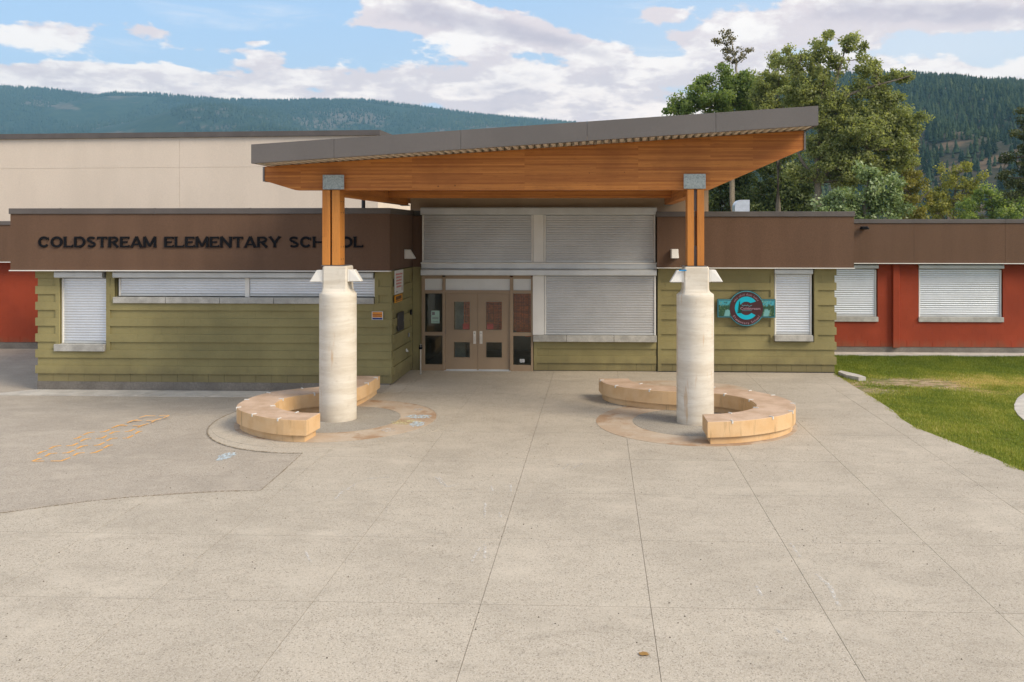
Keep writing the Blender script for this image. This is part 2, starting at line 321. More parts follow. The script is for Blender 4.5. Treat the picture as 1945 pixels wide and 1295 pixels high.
MARKS=[[[-9.526,14.275],[-9.518,14.433],[-9.486,14.471]],[[-9.505,14.276],[-9.331,14.298]],[[-9.741,14.75],[-9.767,14.9],[-9.732,14.992]],[[-9.503,14.594],[-9.547,14.785],[-9.437,14.817]],[[-9.762,15.106],[-9.785,15.282],[-9.697,15.345]],[[-9.221,14.303],[-9.05,14.31],[-9.027,14.533]],[[-9.344,14.821],[-9.262,14.852],[-9.265,15.034]],[[-9.053,14.667],[-9.075,14.832],[-8.978,14.864]],[[-9.591,15.319],[-9.492,15.365],[-9.512,15.546]],[[-9.277,15.137],[-9.295,15.313],[-9.227,15.388]],[[-9.782,15.849],[-9.737,15.914],[-9.765,16.063]],[[-9.534,15.657],[-9.555,15.845],[-9.479,15.912]],[[-9.785,16.174],[-9.791,16.341],[-9.705,16.413]],[[-8.856,14.829],[-8.795,14.899],[-8.795,15.099]],[[-9.11,15.368],[-9.039,15.413],[-9.05,15.614]],[[-8.826,15.202],[-8.845,15.391],[-8.788,15.423]],[[-9.373,15.878],[-9.281,15.933],[-9.307,16.127]],[[-9.072,15.719],[-9.096,15.908],[-8.992,15.944]],[[-9.607,16.41],[-9.528,16.44],[-9.539,16.627]],[[-9.32,16.246],[-9.344,16.427],[-9.246,16.465]],[[-9.57,16.767],[-9.561,16.983],[-9.5,17.096]],[[-9.529,16.985],[-9.371,16.969]],[[-8.886,15.936],[-8.809,15.952],[-8.817,16.18]],[[-9.136,16.442],[-9.068,16.507],[-9.073,16.695]],[[-8.842,16.298],[-8.876,16.48],[-8.824,16.517]],[[-9.523,17.229],[-9.514,17.412],[-9.471,17.552]],[[-9.501,17.435],[-9.322,17.435]],[[-9.266,16.973],[-9.104,16.965],[-9.057,17.188]],[[-9.085,16.822],[-9.088,16.966]],[[-9.528,17.723],[-9.489,17.909],[-9.28,17.893]],[[-9.243,17.461],[-9.085,17.467],[-9.032,17.664]],[[-9.054,17.278],[-9.065,17.43]],[[-9.216,17.92],[-9.022,17.968]],[[-9.014,17.712],[-9.014,17.952]]]
CHALK=[[[-3.778,12.392],[-3.776,12.711],[-3.7,13.147]],[[-3.593,13.436],[-3.262,13.538]],[[-2.559,13.595],[-2.39,13.241],[-2.253,13.039],[-2.119,13.21]],[[-2.497,13.598],[-2.305,13.105]],[[-1.621,13.133],[-1.549,12.866]],[[-1.326,13.214],[-1.266,12.812]],[[-1.594,12.296],[-1.52,11.669]],[[-1.384,10.679],[-1.329,10.203]],[[-1.437,10.587],[-1.467,10.115]],[[-1.341,11.897],[-1.298,11.678]],[[-3.534,10.37],[-3.33,9.999]],[[-0.566,14.13],[-0.467,14.426]],[[-0.435,14.104],[-0.247,14.468]],[[2.389,10.86],[2.402,10.419]],[[2.46,9.899],[2.522,9.57],[2.488,9.031]],[[1.74,8.493],[1.787,8.411]],[[1.726,8.549],[1.79,8.249]],[[1.724,9.538],[1.744,9.262]]]
TREES={"cotton":[52,[[13.24,14.71,0.5,0.82],[12.62,14.09,0.28,0.32],[10.7,13.92,0.25,0.25],[11.38,14.54,0.22,0.28],[15.7,14.19,0.28,0.22],[13.7,15.39,0.19,0.25],[16.31,13.87,0.25,0.19],[14.84,15.01,0.69,0.5],[15.54,14.75,0.32,0.25],[11.76,14.0,0.69,0.63],[14.22,13.76,0.63,0.63],[12.77,13.21,1.1,0.69],[12.0,12.13,1.26,0.79],[13.85,12.12,0.95,0.79],[16.0,13.44,0.82,0.5],[17.23,13.03,0.88,0.44],[18.21,12.93,0.57,0.28],[15.7,12.26,1.26,0.69],[13.24,10.87,1.58,0.79],[15.08,10.96,1.26,0.79],[16.93,12.0,0.95,0.57],[14.47,9.62,1.58,0.88],[16.62,10.08,1.45,0.82],[18.0,10.44,1.1,0.57],[19.01,10.56,0.57,0.25],[17.54,8.99,1.42,0.63],[13.24,8.69,1.42,0.88],[15.08,8.06,1.73,0.88],[12.16,7.29,0.95,0.69],[14.31,6.82,1.26,0.57],[16.31,7.59,1.26,0.57],[15.08,9.77,2.36,1.73],[14.78,7.6,2.21,0.88],[17.23,11.16,1.42,0.76],[12.87,11.34,1.51,1.13],[17.69,8.05,1.07,0.63],[18.3,9.76,0.95,0.5]],[[[13.02,2.92],[13.02,5.11],[13.02,6.82],[12.99,7.91],[13.24,10.09],[13.79,11.96],[14.31,13.51],[14.84,15.07]],[[13.02,6.73],[12.31,7.76],[11.76,8.85],[11.38,10.1]],[[13.08,6.82],[14.01,7.91],[15.7,8.68],[17.54,9.3]],[[13.24,9.94],[12.46,11.5],[12.0,13.22],[11.85,14.16]],[[13.7,11.49],[15.7,12.26],[18.15,12.93]],[[13.11,8.22],[14.16,9.4],[16.0,10.08],[18.15,10.54]],[[13.24,10.09],[13.24,12.59],[13.24,14.46]]]],"maple":[62,[[5.12,12.5,0.6,0.26],[6.09,13.02,0.83,0.53],[7.28,13.65,1.05,0.9],[7.84,14.62,0.9,0.6],[8.84,15.13,0.6,0.45],[9.14,13.86,1.13,1.13],[10.62,14.67,0.68,0.6],[10.8,13.37,1.32,1.05],[9.14,12.82,2.25,0.75],[8.02,13.01,1.69,0.83],[10.43,14.12,1.05,0.83],[6.17,12.65,1.13,0.53],[9.69,14.68,0.83,0.53]],[[[9.51,2.37],[9.51,9.08],[9.32,12.07],[9.14,14.31]],[[9.43,11.7],[7.65,13.2],[6.35,13.21]],[[9.36,12.44],[10.8,13.93]]]],"poplar":[58,[[11.66,14.94,0.35,0.7],[11.14,13.69,0.91,0.91],[12.35,13.96,0.98,1.05],[12.7,15.07,0.28,0.42],[11.66,12.4,1.23,0.77],[13.21,12.56,0.98,0.98],[11.14,11.88,1.05,0.56],[10.63,12.75,0.7,0.77]],[[[12.01,2.47],[11.94,8.74],[11.84,11.52],[12.01,13.96]],[[11.9,11.35],[10.97,12.92],[11.49,14.84]],[[11.9,11.35],[12.87,13.26],[12.7,15.0]]]],"thin":[70,[[10.53,19.79,0.55,0.34],[10.99,19.28,0.51,0.38],[10.15,19.03,0.55,0.38],[9.6,19.16,0.25,0.13],[11.07,18.48,0.38,0.34],[10.36,18.27,0.51,0.42],[12.03,18.26,0.3,0.34],[11.65,17.84,0.38,0.3],[10.57,17.6,0.34,0.17],[9.94,17.18,0.25,0.17],[11.07,17.42,0.3,0.17],[10.48,16.08,0.34,0.25]],[[[11.24,2.17],[11.24,11.86],[11.15,16.07],[11.11,17.34],[10.86,18.18],[10.65,19.24],[10.48,20.08]],[[11.11,17.34],[11.65,17.84],[12.11,18.38]],[[10.99,17.76],[10.23,18.95],[9.65,19.16]],[[11.24,16.5],[10.53,16.08],[10.06,17.05]]]],"dark1":[66,[[9.73,8.63,1.8,1.8],[11.3,9.81,1.6,1.6],[10.52,6.64,2.2,1.6],[8.94,5.85,1.6,1.6],[9.33,4.26,2.4,1.2]],[[[10.12,1.48],[10.04,5.45],[10.12,8.23]],[[10.04,5.45],[8.54,7.04]]]],"dark2":[64,[[13.25,9.24,1.75,1.55],[14.77,7.32,1.55,1.55],[12.87,6.55,1.94,1.55],[14.77,5.4,1.94,1.36],[12.49,4.63,2.33,1.16]],[[[13.25,1.55],[13.25,5.4],[13.33,8.47]],[[13.25,5.4],[14.77,6.93]]]],"silver":[44,[[12.24,5.12,1.33,0.8],[13.67,5.65,1.2,0.96],[14.71,5.04,0.8,0.64],[13.28,6.62,0.91,0.59],[14.63,6.17,0.59,0.48],[11.59,4.78,1.07,0.8],[13.28,4.39,1.87,0.67]],[[[13.28,2.28],[13.28,4.12],[13.41,5.7],[13.54,6.75]],[[13.28,4.12],[12.24,5.05]],[[13.34,4.91],[14.58,5.7]]]],"larch":[55,[[19.59,9.7,0.17,0.33],[19.59,9.05,0.33,0.4],[19.52,8.29,0.57,0.43],[19.49,7.54,0.8,0.47],[19.46,6.75,1.07,0.47],[19.49,5.9,1.27,0.5],[19.59,5.01,1.4,0.6]],[[[19.55,2.55],[19.55,5.17],[19.55,7.8],[19.62,10.59]],[[19.55,6.16],[18.71,6.98]],[[19.55,6.82],[20.23,7.73]],[[19.55,5.34],[20.65,6.49]]]],"yellow":[70,[[27.8,8.87,0.85,0.55],[29.16,8.95,0.85,0.59],[28.46,7.82,1.27,0.76],[27.11,6.99,1.1,0.85],[29.77,7.19,1.1,0.76],[27.72,5.95,1.91,0.93],[26.49,5.53,0.85,0.85],[30.38,8.23,0.59,0.34]],[[[28.34,2.19],[28.21,6.36],[28.54,8.45]],[[28.21,6.15],[27.11,7.41]],[[28.21,6.36],[29.77,7.82]]]],"green":[64,[[27.97,6.72,0.85,0.54],[28.9,5.95,1.16,0.78],[27.22,5.57,1.16,0.7],[30.02,5.57,1.01,0.78],[30.58,6.33,0.47,0.54],[28.71,5.0,2.33,0.62]],[[[28.53,2.34],[28.53,5.38],[28.27,6.91]],[[28.56,5.0],[30.02,5.95]]]],"pine":[58,[[27.78,11.71,0.35,0.35],[27.98,10.92,0.49,0.35],[27.37,10.13,0.63,0.32],[27.88,9.37,0.77,0.32],[26.97,8.69,0.7,0.28],[27.88,8.06,0.88,0.32],[26.63,7.51,0.63,0.25],[27.54,6.96,0.91,0.35],[27.2,6.2,0.7,0.28],[29.06,10.74,1.05,1.05],[29.23,8.68,1.41,1.05],[29.06,6.96,1.41,0.7],[29.4,13.15,0.84,1.05]],[[[29.23,2.48],[29.23,6.96],[29.13,10.4],[29.23,14.53]],[[29.2,7.3],[27.88,7.37],[26.63,7.45]],[[29.16,9.02],[28.05,8.82],[26.97,8.62]],[[29.16,10.4],[27.37,10.13]],[[29.2,6.44],[27.37,6.2]]]]}
RIDGE_FAR=[[-4403.5,631.9],[-3058.5,622.4],[-2401.0,586.1],[-2205.7,574.2],[-1989.7,545.4],[-1925.1,555.5],[-1753.3,550.2],[-1496.9,527.7],[-1284.4,522.2],[-1115.1,523.3],[-904.5,522.0],[-715.8,495.9],[-486.2,463.6],[-278.6,443.9],[-133.9,430.7],[133.5,408.8],[541.7,392.6],[1146.7,379.6],[2525.2,363.5]]
RIDGE_NEAR=[[-59.3,45.7],[45.2,80.3],[114.4,118.3],[183.2,169.9],[251.8,200.6],[320.0,205.6],[404.8,204.3],[438.6,201.4],[489.7,194.2],[522.7,195.3],[552.8,191.7],[622.9,186.5],[722.5,166.8],[919.5,125.2]]
# ------------------------------------------------------------ mesh helpers
INV = {}
def setp(o, parent):
    if parent is not None:
        o.parent = parent
        if parent in INV: o.matrix_parent_inverse = INV[parent]
def link(name, me, mat=None, parent=None):
    o = bpy.data.objects.new(name, me); COL.objects.link(o)
    if mat is not None and not me.materials:
        me.materials.append(M[mat] if isinstance(mat, str) else mat)
    setp(o, parent); return o
def tag(o, label, cat, group=None):
    o['label'] = label; o['category'] = cat
    if group: o['group'] = group
    return o
def thing(name, label, cat, loc, group=None):
    o = bpy.data.objects.new(name, None); COL.objects.link(o); o.location = loc; o.empty_display_size = 0.2
    INV[o] = Matrix.Translation(Vector(loc)).inverted()
    return tag(o, label, cat, group)
def kind(o, k): o['kind'] = k; return o
def pyd(name, vs, fs, mat, parent=None, smooth=False):
    me = bpy.data.meshes.new(name); me.from_pydata([tuple(v) for v in vs], [], fs); me.update()
    if smooth:
        for p in me.polygons: p.use_smooth = True
    return link(name, me, mat, parent)
def frombm(name, bm, mat, parent=None, smooth=False):
    bmesh.ops.recalc_face_normals(bm, faces=bm.faces)
    me = bpy.data.meshes.new(name); bm.to_mesh(me); bm.free()
    if smooth:
        for p in me.polygons: p.use_smooth = True
    return link(name, me, mat, parent)
def bmbox(bm, x0, x1, y0, y1, z0, z1, bev=0.0, mtx=None):
    g = bmesh.ops.create_cube(bm, size=1.0, matrix=Matrix.Translation(((x0 + x1) / 2, (y0 + y1) / 2, (z0 + z1) / 2)) @ Matrix.Diagonal((abs(x1 - x0), abs(y1 - y0), abs(z1 - z0), 1)))
    if bev:
        es = list({e for v in g['verts'] for e in v.link_edges})
        g2 = bmesh.ops.bevel(bm, geom=es, offset=bev, segments=1, affect='EDGES', profile=0.5)
        vs = list({v for f in g2['faces'] for v in f.verts})
    else: vs = g['verts']
    if mtx is not None: bmesh.ops.transform(bm, matrix=mtx, verts=[v for v in (bm.verts if bev else vs)])
def box(name, x0, x1, y0, y1, z0, z1, mat, parent=None, bev=0.0):
    bm = bmesh.new(); bmbox(bm, x0, x1, y0, y1, z0, z1, bev)
    return frombm(name, bm, mat, parent)
def bmprism(bm, pts, a0, a1, axis='y'):
    def P(p, a): return (p[0], a, p[1]) if axis == 'y' else ((p[0], p[1], a) if axis == 'z' else (a, p[0], p[1]))
    A = [bm.verts.new(P(p, a0)) for p in pts]; B = [bm.verts.new(P(p, a1)) for p in pts]
    n = len(pts); bm.faces.new(A); bm.faces.new(B[::-1])
    for i in range(n): bm.faces.new((A[i], B[i], B[(i + 1) % n], A[(i + 1) % n]))
def prism(name, pts, a0, a1, mat, parent=None, axis='y'):
    bm = bmesh.new(); bmprism(bm, pts, a0, a1, axis)
    return frombm(name, bm, mat, parent)
def bmcyl(bm, p0, p1, r0, r1=None, seg=12):
    r1 = r0 if r1 is None else r1
    a, b = Vector(p0), Vector(p1); d = (b - a)
    q = d.to_track_quat('Z', 'Y')
    A = []; B = []
    for i in range(seg):
        t = 2 * math.pi * i / seg; v = q @ Vector((math.cos(t), math.sin(t), 0))
        A.append(bm.verts.new(a + v * r0)); B.append(bm.verts.new(b + v * r1))
    bm.faces.new(A[::-1]); bm.faces.new(B)
    for i in range(seg): bm.faces.new((A[i], A[(i + 1) % seg], B[(i + 1) % seg], B[i]))
def cyl(name, p0, p1, r0, mat, parent=None, r1=None, seg=12):
    bm = bmesh.new(); bmcyl(bm, p0, p1, r0, r1, seg); return frombm(name, bm, mat, parent)
def mesh_np(name, V, F, mat, parent=None, tone=None, k=None):
    V = np.asarray(V, np.float32); F = np.asarray(F, np.int32); nf, nv = F.shape
    me = bpy.data.meshes.new(name)
    me.vertices.add(len(V)); me.vertices.foreach_set('co', V.ravel())
    me.loops.add(nf * nv); me.loops.foreach_set('vertex_index', F.ravel())
    me.polygons.add(nf); me.polygons.foreach_set('loop_start', np.arange(0, nf * nv, nv, dtype=np.int32)); me.polygons.foreach_set('loop_total', np.full(nf, nv, np.int32))
    me.update(calc_edges=True)
    if tone is not None:
        a = me.attributes.new('tone', 'FLOAT', 'FACE'); a.data.foreach_set('value', np.asarray(tone, np.float32))
    o = link(name, me, mat, parent)
    if k: o['kind'] = k
    return o
UNIT = {}
def unitbox(mat):
    if mat not in UNIT:
        bm = bmesh.new(); bmesh.ops.create_cube(bm, size=1.0); me = bpy.data.meshes.new('block_' + mat); bm.to_mesh(me); bm.free(); me.materials.append(M[mat]); UNIT[mat] = me
    return UNIT[mat]
def ublock(name, x0, x1, y0, y1, z0, z1, mat, parent):
    o = bpy.data.objects.new(name, unitbox(mat)); COL.objects.link(o)
    o.location = ((x0 + x1) / 2, (y0 + y1) / 2, (z0 + z1) / 2); o.scale = (x1 - x0, y1 - y0, z1 - z0); setp(o, parent); return o
def ring_prism(name, cx, cy, r0, r1, z0, z1, mat, parent=None, seg=72):
    bm = bmesh.new(); L = []
    for i in range(seg):
        t = 2 * math.pi * i / seg; c, s = math.cos(t), math.sin(t)
        L.append([bm.verts.new((cx + r * c, cy + r * s, z)) for r, z in ((r0, z1), (r1, z1), (r1, z0), (r0, z0))])
    for i in range(seg):
        a, b = L[i], L[(i + 1) % seg]
        for k in range(4): bm.faces.new((a[k], a[(k + 1) % 4], b[(k + 1) % 4], b[k]))
    return frombm(name, bm, mat, parent)
def disc(name, cx, cy, r, z0, z1, mat, parent=None, seg=72):
    return prism(name, [(cx + r * math.cos(2 * math.pi * i / seg), cy + r * math.sin(2 * math.pi * i / seg)) for i in range(seg)], z0, z1, mat, parent, 'z')
# ------------------------------------------------------------ ground and setting
kind(pyd('ground', [(-9000, -3000, -.45), (9000, -3000, -.45), (9000, 9000, -.45), (-9000, 9000, -.45)], [(0, 1, 2, 3)], 'ground'), 'structure')
def ss(a, b, x):
    t = max(0, min(1, (x - a) / (b - a))); return t * t * (3 - 2 * t)
def zasph(x, y): return -0.012 - 0.195 * ss(-5.3, -9.0, x) * ss(16.5, 21.0, y) * (1 - ss(22.5, 27.0, y))
xs = [-60, -40, -30, -25] + [-22 + 0.5 * i for i in range(43)]; ys = [-8, 0, 5, 10, 14, 16] + [16.5 + .5 * i for i in range(26)] + [32, 45]
V = [(x, y, zasph(x, y)) for y in ys for x in xs]; nx = len(xs)
F = [(j * nx + i, j * nx + i + 1, (j + 1) * nx + i + 1, (j + 1) * nx + i) for j in range(len(ys) - 1) for i in range(nx - 1)]
kind(pyd('asphalt', V, F, 'asphalt', smooth=True), 'structure')
# plaza of square concrete slabs
APR = [(-5.3 + 2.5 * math.cos(R(a)), 17.75 + 2.8 * math.sin(R(a))) for a in range(140, 268, 6)]
PL = [(-16, 5.6), (24, 5.6), (24, 7.4), (12, 9.2), (9.0, 10.9), (7.7, 12.6), (6.873, 14.297), (6.733, 15.272), (6.605, 15.81), (6.482, 16.43), (6.395, 16.8), (6.265, 17.41), (6.26, 18.2),
      (6.375, 19.0), (6.40, 20.05), (6.415, 20.9), (6.40, 22.0), (6.43, 23.3), (6.475, 24.6), (-5.3, 24.6), (-5.16, 21.9), (-5.16, 20.6), (-6.2, 20.05), *APR, (-5.137, 14.95), (-5.06, 13.73), (-5.02, 12.76), (-5.48, 12.716), (-6.2, 12.55), (-6.77, 12.37), (-7.28, 12.15), (-7.75, 11.87), (-8.18, 11.59), (-10.5, 9.9), (-16, 6.8)]
def clip(poly, x0, x1, y0, y1):
    for ax, lim, sg in ((0, x0, 1), (0, x1, -1), (1, y0, 1), (1, y1, -1)):
        res = []
        for i in range(len(poly)):
            a, b = poly[i - 1], poly[i]; da, db = (a[ax] - lim) * sg, (b[ax] - lim) * sg
            if (da >= 0) != (db >= 0):
                t = da / (da - db); res.append((a[0] + (b[0] - a[0]) * t, a[1] + (b[1] - a[1]) * t))
            if db >= 0: res.append(b)
        poly = res
        if len(poly) < 3: return []
    return poly
def parea(p): return abs(sum(p[i - 1][0] * p[i][1] - p[i][0] * p[i - 1][1] for i in range(len(p)))) / 2
plaza = bpy.data.objects.new('plaza_paving', None); COL.objects.link(plaza); plaza['kind'] = 'structure'; plaza.location = (0, 12, 0); INV[plaza] = Matrix.Translation((0, -12, 0))
gx = [-1.21 + 1.757 * i for i in range(-9, 15)]; gy = [7.03 + 1.93 * j for j in range(-1, 10)]
J = 0.0028
from mathutils.geometry import tessellate_polygon
TRI = tessellate_polygon([[Vector((x, y, 0)) for x, y in PL]])
for i in range(len(gx) - 1):
    for j in range(len(gy) - 1):
        x0, x1, y0, y1 = gx[i] + J, gx[i + 1] - J, gy[j] + J * 1.2, gy[j + 1] - J * 1.2
        bm = bmesh.new(); vs = [bm.verts.new((x, y, 0)) for x, y in PL]
        for t in TRI: bm.faces.new([vs[k] for k in t])
        for co, no in (((x0, 0, 0), (-1, 0, 0)), ((x1, 0, 0), (1, 0, 0)), ((0, y0, 0), (0, -1, 0)), ((0, y1, 0), (0, 1, 0))):
            if bm.faces: bmesh.ops.bisect_plane(bm, geom=bm.verts[:] + bm.edges[:] + bm.faces[:], plane_co=co, plane_no=no, clear_outer=True)
        if sum(f.calc_area() for f in bm.faces) < .004: bm.free(); continue
        bmesh.ops.dissolve_limit(bm, angle_limit=.01, verts=bm.verts[:], edges=bm.edges[:])
        bmesh.ops.triangulate(bm, faces=[f for f in bm.faces if len(f.verts) > 4])
        for f in bm.faces:
            if f.normal.z < 0: f.normal_flip()
        g_ = bmesh.ops.extrude_face_region(bm, geom=bm.faces[:])
        dz = random.uniform(-.0006, .0006)
        top = {v for v in g_['geom'] if isinstance(v, bmesh.types.BMVert)}
        for v in bm.verts: v.co.z = dz if v in top else -.011
        frombm('paving_slab', bm, 'plaza', plaza)
pyd('joint_bed', [(x, y, -.0113) for x, y in PL], [tuple(t) for t in TRI], 'bed', plaza)
# paved circles round the two columns
CX1, CX2, CY = -5.348, 1.98, 17.72
pz = bpy.data.objects.new('paved_circle', None); COL.objects.link(pz); pz['kind'] = 'structure'; pz.location = (CX1, CY, 0); INV[pz] = Matrix.Translation((-CX1, -CY, 0))
ring_prism('outer_apron', CX1, CY, 2.03, 2.42, -.011, 0.004, 'plaza', pz)
ring_prism('tan_ring', CX1, CY, 1.275, 2.01, -.009, 0.0055, 'ring', pz)
disc('aggregate_centre', CX1, CY, 1.26, -.010, 0.0045, 'disc', pz)
pz = bpy.data.objects.new('paved_circle', None); COL.objects.link(pz); pz['kind'] = 'structure'; pz.location = (CX2, CY, 0); INV[pz] = Matrix.Translation((-CX2, -CY, 0))
ring_prism('tan_ring', CX2, CY, 1.275, 2.01, -.009, 0.0055, 'ring', pz)
disc('aggregate_centre', CX2, CY, 1.26, -.010, 0.0045, 'disc', pz)
prism('tan_crescent', [(0.9, 21.0), (0.886, 22.46), (1.63, 22.63), (2.32, 22.6), (2.915, 22.32), (3.45, 22.01), (3.835, 21.16), (3.6, 20.0), (2.6, 19.9), (1.5, 20.1)], -.009, 0.0035, 'ring', pz, 'z')
# concrete strip and footing at the left wall
st = bpy.data.objects.new('concrete_strip', None); COL.objects.link(st); st['kind'] = 'structure'; st.location = (-11.5, 21.4, -.2); INV[st] = Matrix.Translation((11.5, -21.4, .2))
cut = [-15.3, -13.0, -11.35, -9.65, -8.35]
for a, b in zip(cut[:-1], cut[1:]):
    prism('strip_slab', [(a + (.012 if a > -15 else 0), 21.02), (b - .012, 21.02), (b - .012 + .25, 21.76), (a + .012 + (.25 if a > -15 else .9), 21.76)], -.40, zasph((a + b) / 2, 21.0) + .018, 'kerb', st, 'z')
# lawn, its edge strip and the round path
LW = [(24, 7.2), (24, 33), (6.5, 33)] + [(x + .002, y) for x, y in PL[18:2:-1]]
bm = bmesh.new(); vs = [bm.verts.new((x, y, -.02)) for x, y in LW]; bm.faces.new(vs); bmesh.ops.triangulate(bm, faces=bm.faces[:])
kind(frombm('lawn', bm, 'lawn'), 'structure')
kind(prism('mowing_strip', [(6.4, 27.45), (24, 27.45), (24, 28.1), (6.4, 28.1)], -.3, 0.03, 'kerb', None, 'z'), 'structure')
WK = [(10.9, 22.1), (10.17, 21.16), (9.7, 20.5), (9.28, 19.75), (9.02, 19.18), (8.84, 18.64), (8.71, 18.1), (8.75, 17.3), (9.1, 16.3), (14, 16.3), (14, 22.1)]
kind(prism('garden_path', WK, -.2, 0.012, 'kerb', None, 'z'), 'structure')
kb = tag(prism('kerb', [(6.50, 23.75), (6.56, 23.2), (6.78, 22.86), (6.97, 22.88), (6.92, 23.25), (6.62, 23.95)], -.1, 0.085, 'kerb', None, 'z'), 'short pale concrete kerb end between the olive wall corner and the lawn', 'kerb')
def in_poly(px, py, poly):
    ins = np.zeros(px.shape, bool); n = len(poly)
    for i in range(n):
        x1, y1 = poly[i - 1]; x2, y2 = poly[i]
        c = ((y1 > py) != (y2 > py)); xi = (x2 - x1) * (py - y1) / (y2 - y1 + 1e-12) + x1
        ins ^= c & (px < xi)
    return ins
def grass(n):
    x = rng.uniform(6.2, 15.5, n); y = rng.uniform(13.2, 27.45, n)
    k = in_poly(x + .05 + .05 * np.sin(y * 7) + rng.normal(0, .02, n), y + rng.normal(0, .03, n), LW) & ~in_poly(x, y, WK); x, y = x[k], y[k]
    lump = np.sin(x * 2.1 + 1.7 * np.sin(y * 1.3)) * np.sin(y * 1.9 + np.sin(x * 2.7)) + .6 * np.sin(x * 6.1 + y * 4.3) * np.sin(y * 5.3 - x * 2.2)
    dirt = np.exp(-((y - 22.2 - .35 * np.sin(x * 1.7)) / 1.0) ** 2)
    dirt = np.clip(dirt * (1.0 + .9 * np.sin(x * 1.3 + 1) * np.sin(y * 2.9 + x) + .35 * lump) * np.clip((11.5 - x) / 2.5, .45, 1), 0, 1)
    k = rng.random(len(x)) > dirt * .97 ; x, y, lump, dirt = x[k], y[k], lump[k], dirt[k]
    m = len(x); h = rng.uniform(.025, .06, m) * (1 + .3 * lump) * (1 - .5 * dirt); a = rng.uniform(0, math.pi, m); wd = rng.uniform(.005, .010, m)
    lx, ly = rng.normal(0, .02, m), rng.normal(0, .02, m)
    V = np.empty((m, 3, 3)); z = np.full(m, -.02)
    V[:, 0] = np.c_[x - np.cos(a) * wd, y - np.sin(a) * wd, z]; V[:, 1] = np.c_[x + np.cos(a) * wd, y + np.sin(a) * wd, z]; V[:, 2] = np.c_[x + lx, y + ly, z + h]
    edge = np.clip((7.0 - x) / .7, 0, 1)
    tone = np.clip(.40 + .13 * lump + rng.normal(0, .14, m) + .42 * np.exp(-((y - 22.8) / 1.2) ** 2) * np.clip((x - 8.2) / 1.2, 0, 1) + .25 * dirt + .04 + .18 * np.exp(-((y - 18) / 3.0) ** 2) - .22 * np.clip((y - 24) / 3, 0, 1) + .2 * edge * rng.random(m), 0, 1)
    mesh_np('grass', V.reshape(-1, 3), np.arange(m * 3).reshape(-1, 3), 'grass', None, tone, 'stuff')
grass(330000)
# ------------------------------------------------------------ wall builders
def spans(a, b, cuts):
    res = [(a, b)]
    for c0, c1 in cuts:
        nr = []
        for s0, s1 in res:
            if c1 <= s0 or c0 >= s1: nr.append((s0, s1))
            else:
                if c0 > s0: nr.append((s0, c0))
                if c1 < s1: nr.append((c1, s1))
        res = nr
    return res
PITCH = 0.2038
def block_wall(parent, x0, x1, yf, opens, mat, n=14, z0=0.02, rel=0.036, axis='x', ext=0.0, fill=0.10, sgn=1, flip=False, ends=(0, 0)):
    """courses of blocks laid one by one; odd courses stand proud, even courses are recessed"""
    def put(a, b, za, zb, d0, d1):
        if b - a < 0.012: return
        if axis == 'x': ublock('block', a, b, yf + d0, yf + d1, za, zb, mat, parent)
        else: ublock('block', yf - d1, yf - d0, a, b, za, zb, mat, parent)
    for k in range(n):
        za, zb = z0 + k * PITCH, z0 + (k + 1) * PITCH
        proud = k % 2 == 1; zc = (za + zb) / 2
        g = 0.0009 if k else 0.003
        cuts = [(o[0], o[1]) for o in opens if o[2] < zc < o[3]]
        a, b = (x0 - ext, x1) if proud else (x0, x1)
        sp = spans(a, b, cuts)
        for s0, s1 in sp:
            xx = x0 - 0.4064 * 2 + (0.2032 if k % 2 else 0)
            fl = 0.0
            while xx < s1:
                e0, e1 = max(xx, s0) + (g if xx > s0 else 0), min(xx + 0.4064, s1) - (g if xx + .4064 < s1 else 0)
                if e1 - e0 > 0.012: put(e0, e1, za + .0004, zb - .0004, 0 if proud or not rel else rel, rel + .05)
                xx += 0.4064
            if not proud and rel:      # flush reveal blocks beside each opening
                for o in opens:
                    if abs(s0 - o[1]) < 1e-6 and s1 - s0 > fill: put(s0, s0 + fill, za + .001, zb - .001, 0.002, rel - .001)
                    if abs(s1 - o[0]) < 1e-6 and s1 - s0 > fill: put(s1 - fill, s1, za + .001, zb - .001, 0.002, rel - .001)
                if ends[0] and s0 == a: put(s0, s0 + ends[0], za + .001, zb - .001, 0.002, rel - .001)
                if ends[1] and s1 == b: put(s1 - ends[1], s1, za + .001, zb - .001, 0.002, rel - .001)
def slats(name, x0, x1, z0, z1, y, parent, pitch=0.067, mat='alu'):
    n = max(1, round((z1 - z0) / pitch)); p = (z1 - z0) / n; V = []; F = []
    for i in range(n):
        z = z0 + i * p
        for dz, dy in ((0.0, 0.002), (0.010, -.003), (0.028, -.007), (0.050, -.005), (0.060, 0.002)):
            V += [(x0, y + dy, z + dz * p / .067), (x1, y + dy, z + dz * p / .067)]
        for k in range(4):
            a = i * 10 + k * 2; F.append((a, a + 1, a + 3, a + 2))
        if i < n - 1: a = i * 10 + 8; F.append((a, a + 1, a + 3, a + 2))
    return kind(pyd(name, V, F, mat, parent), 'stuff')
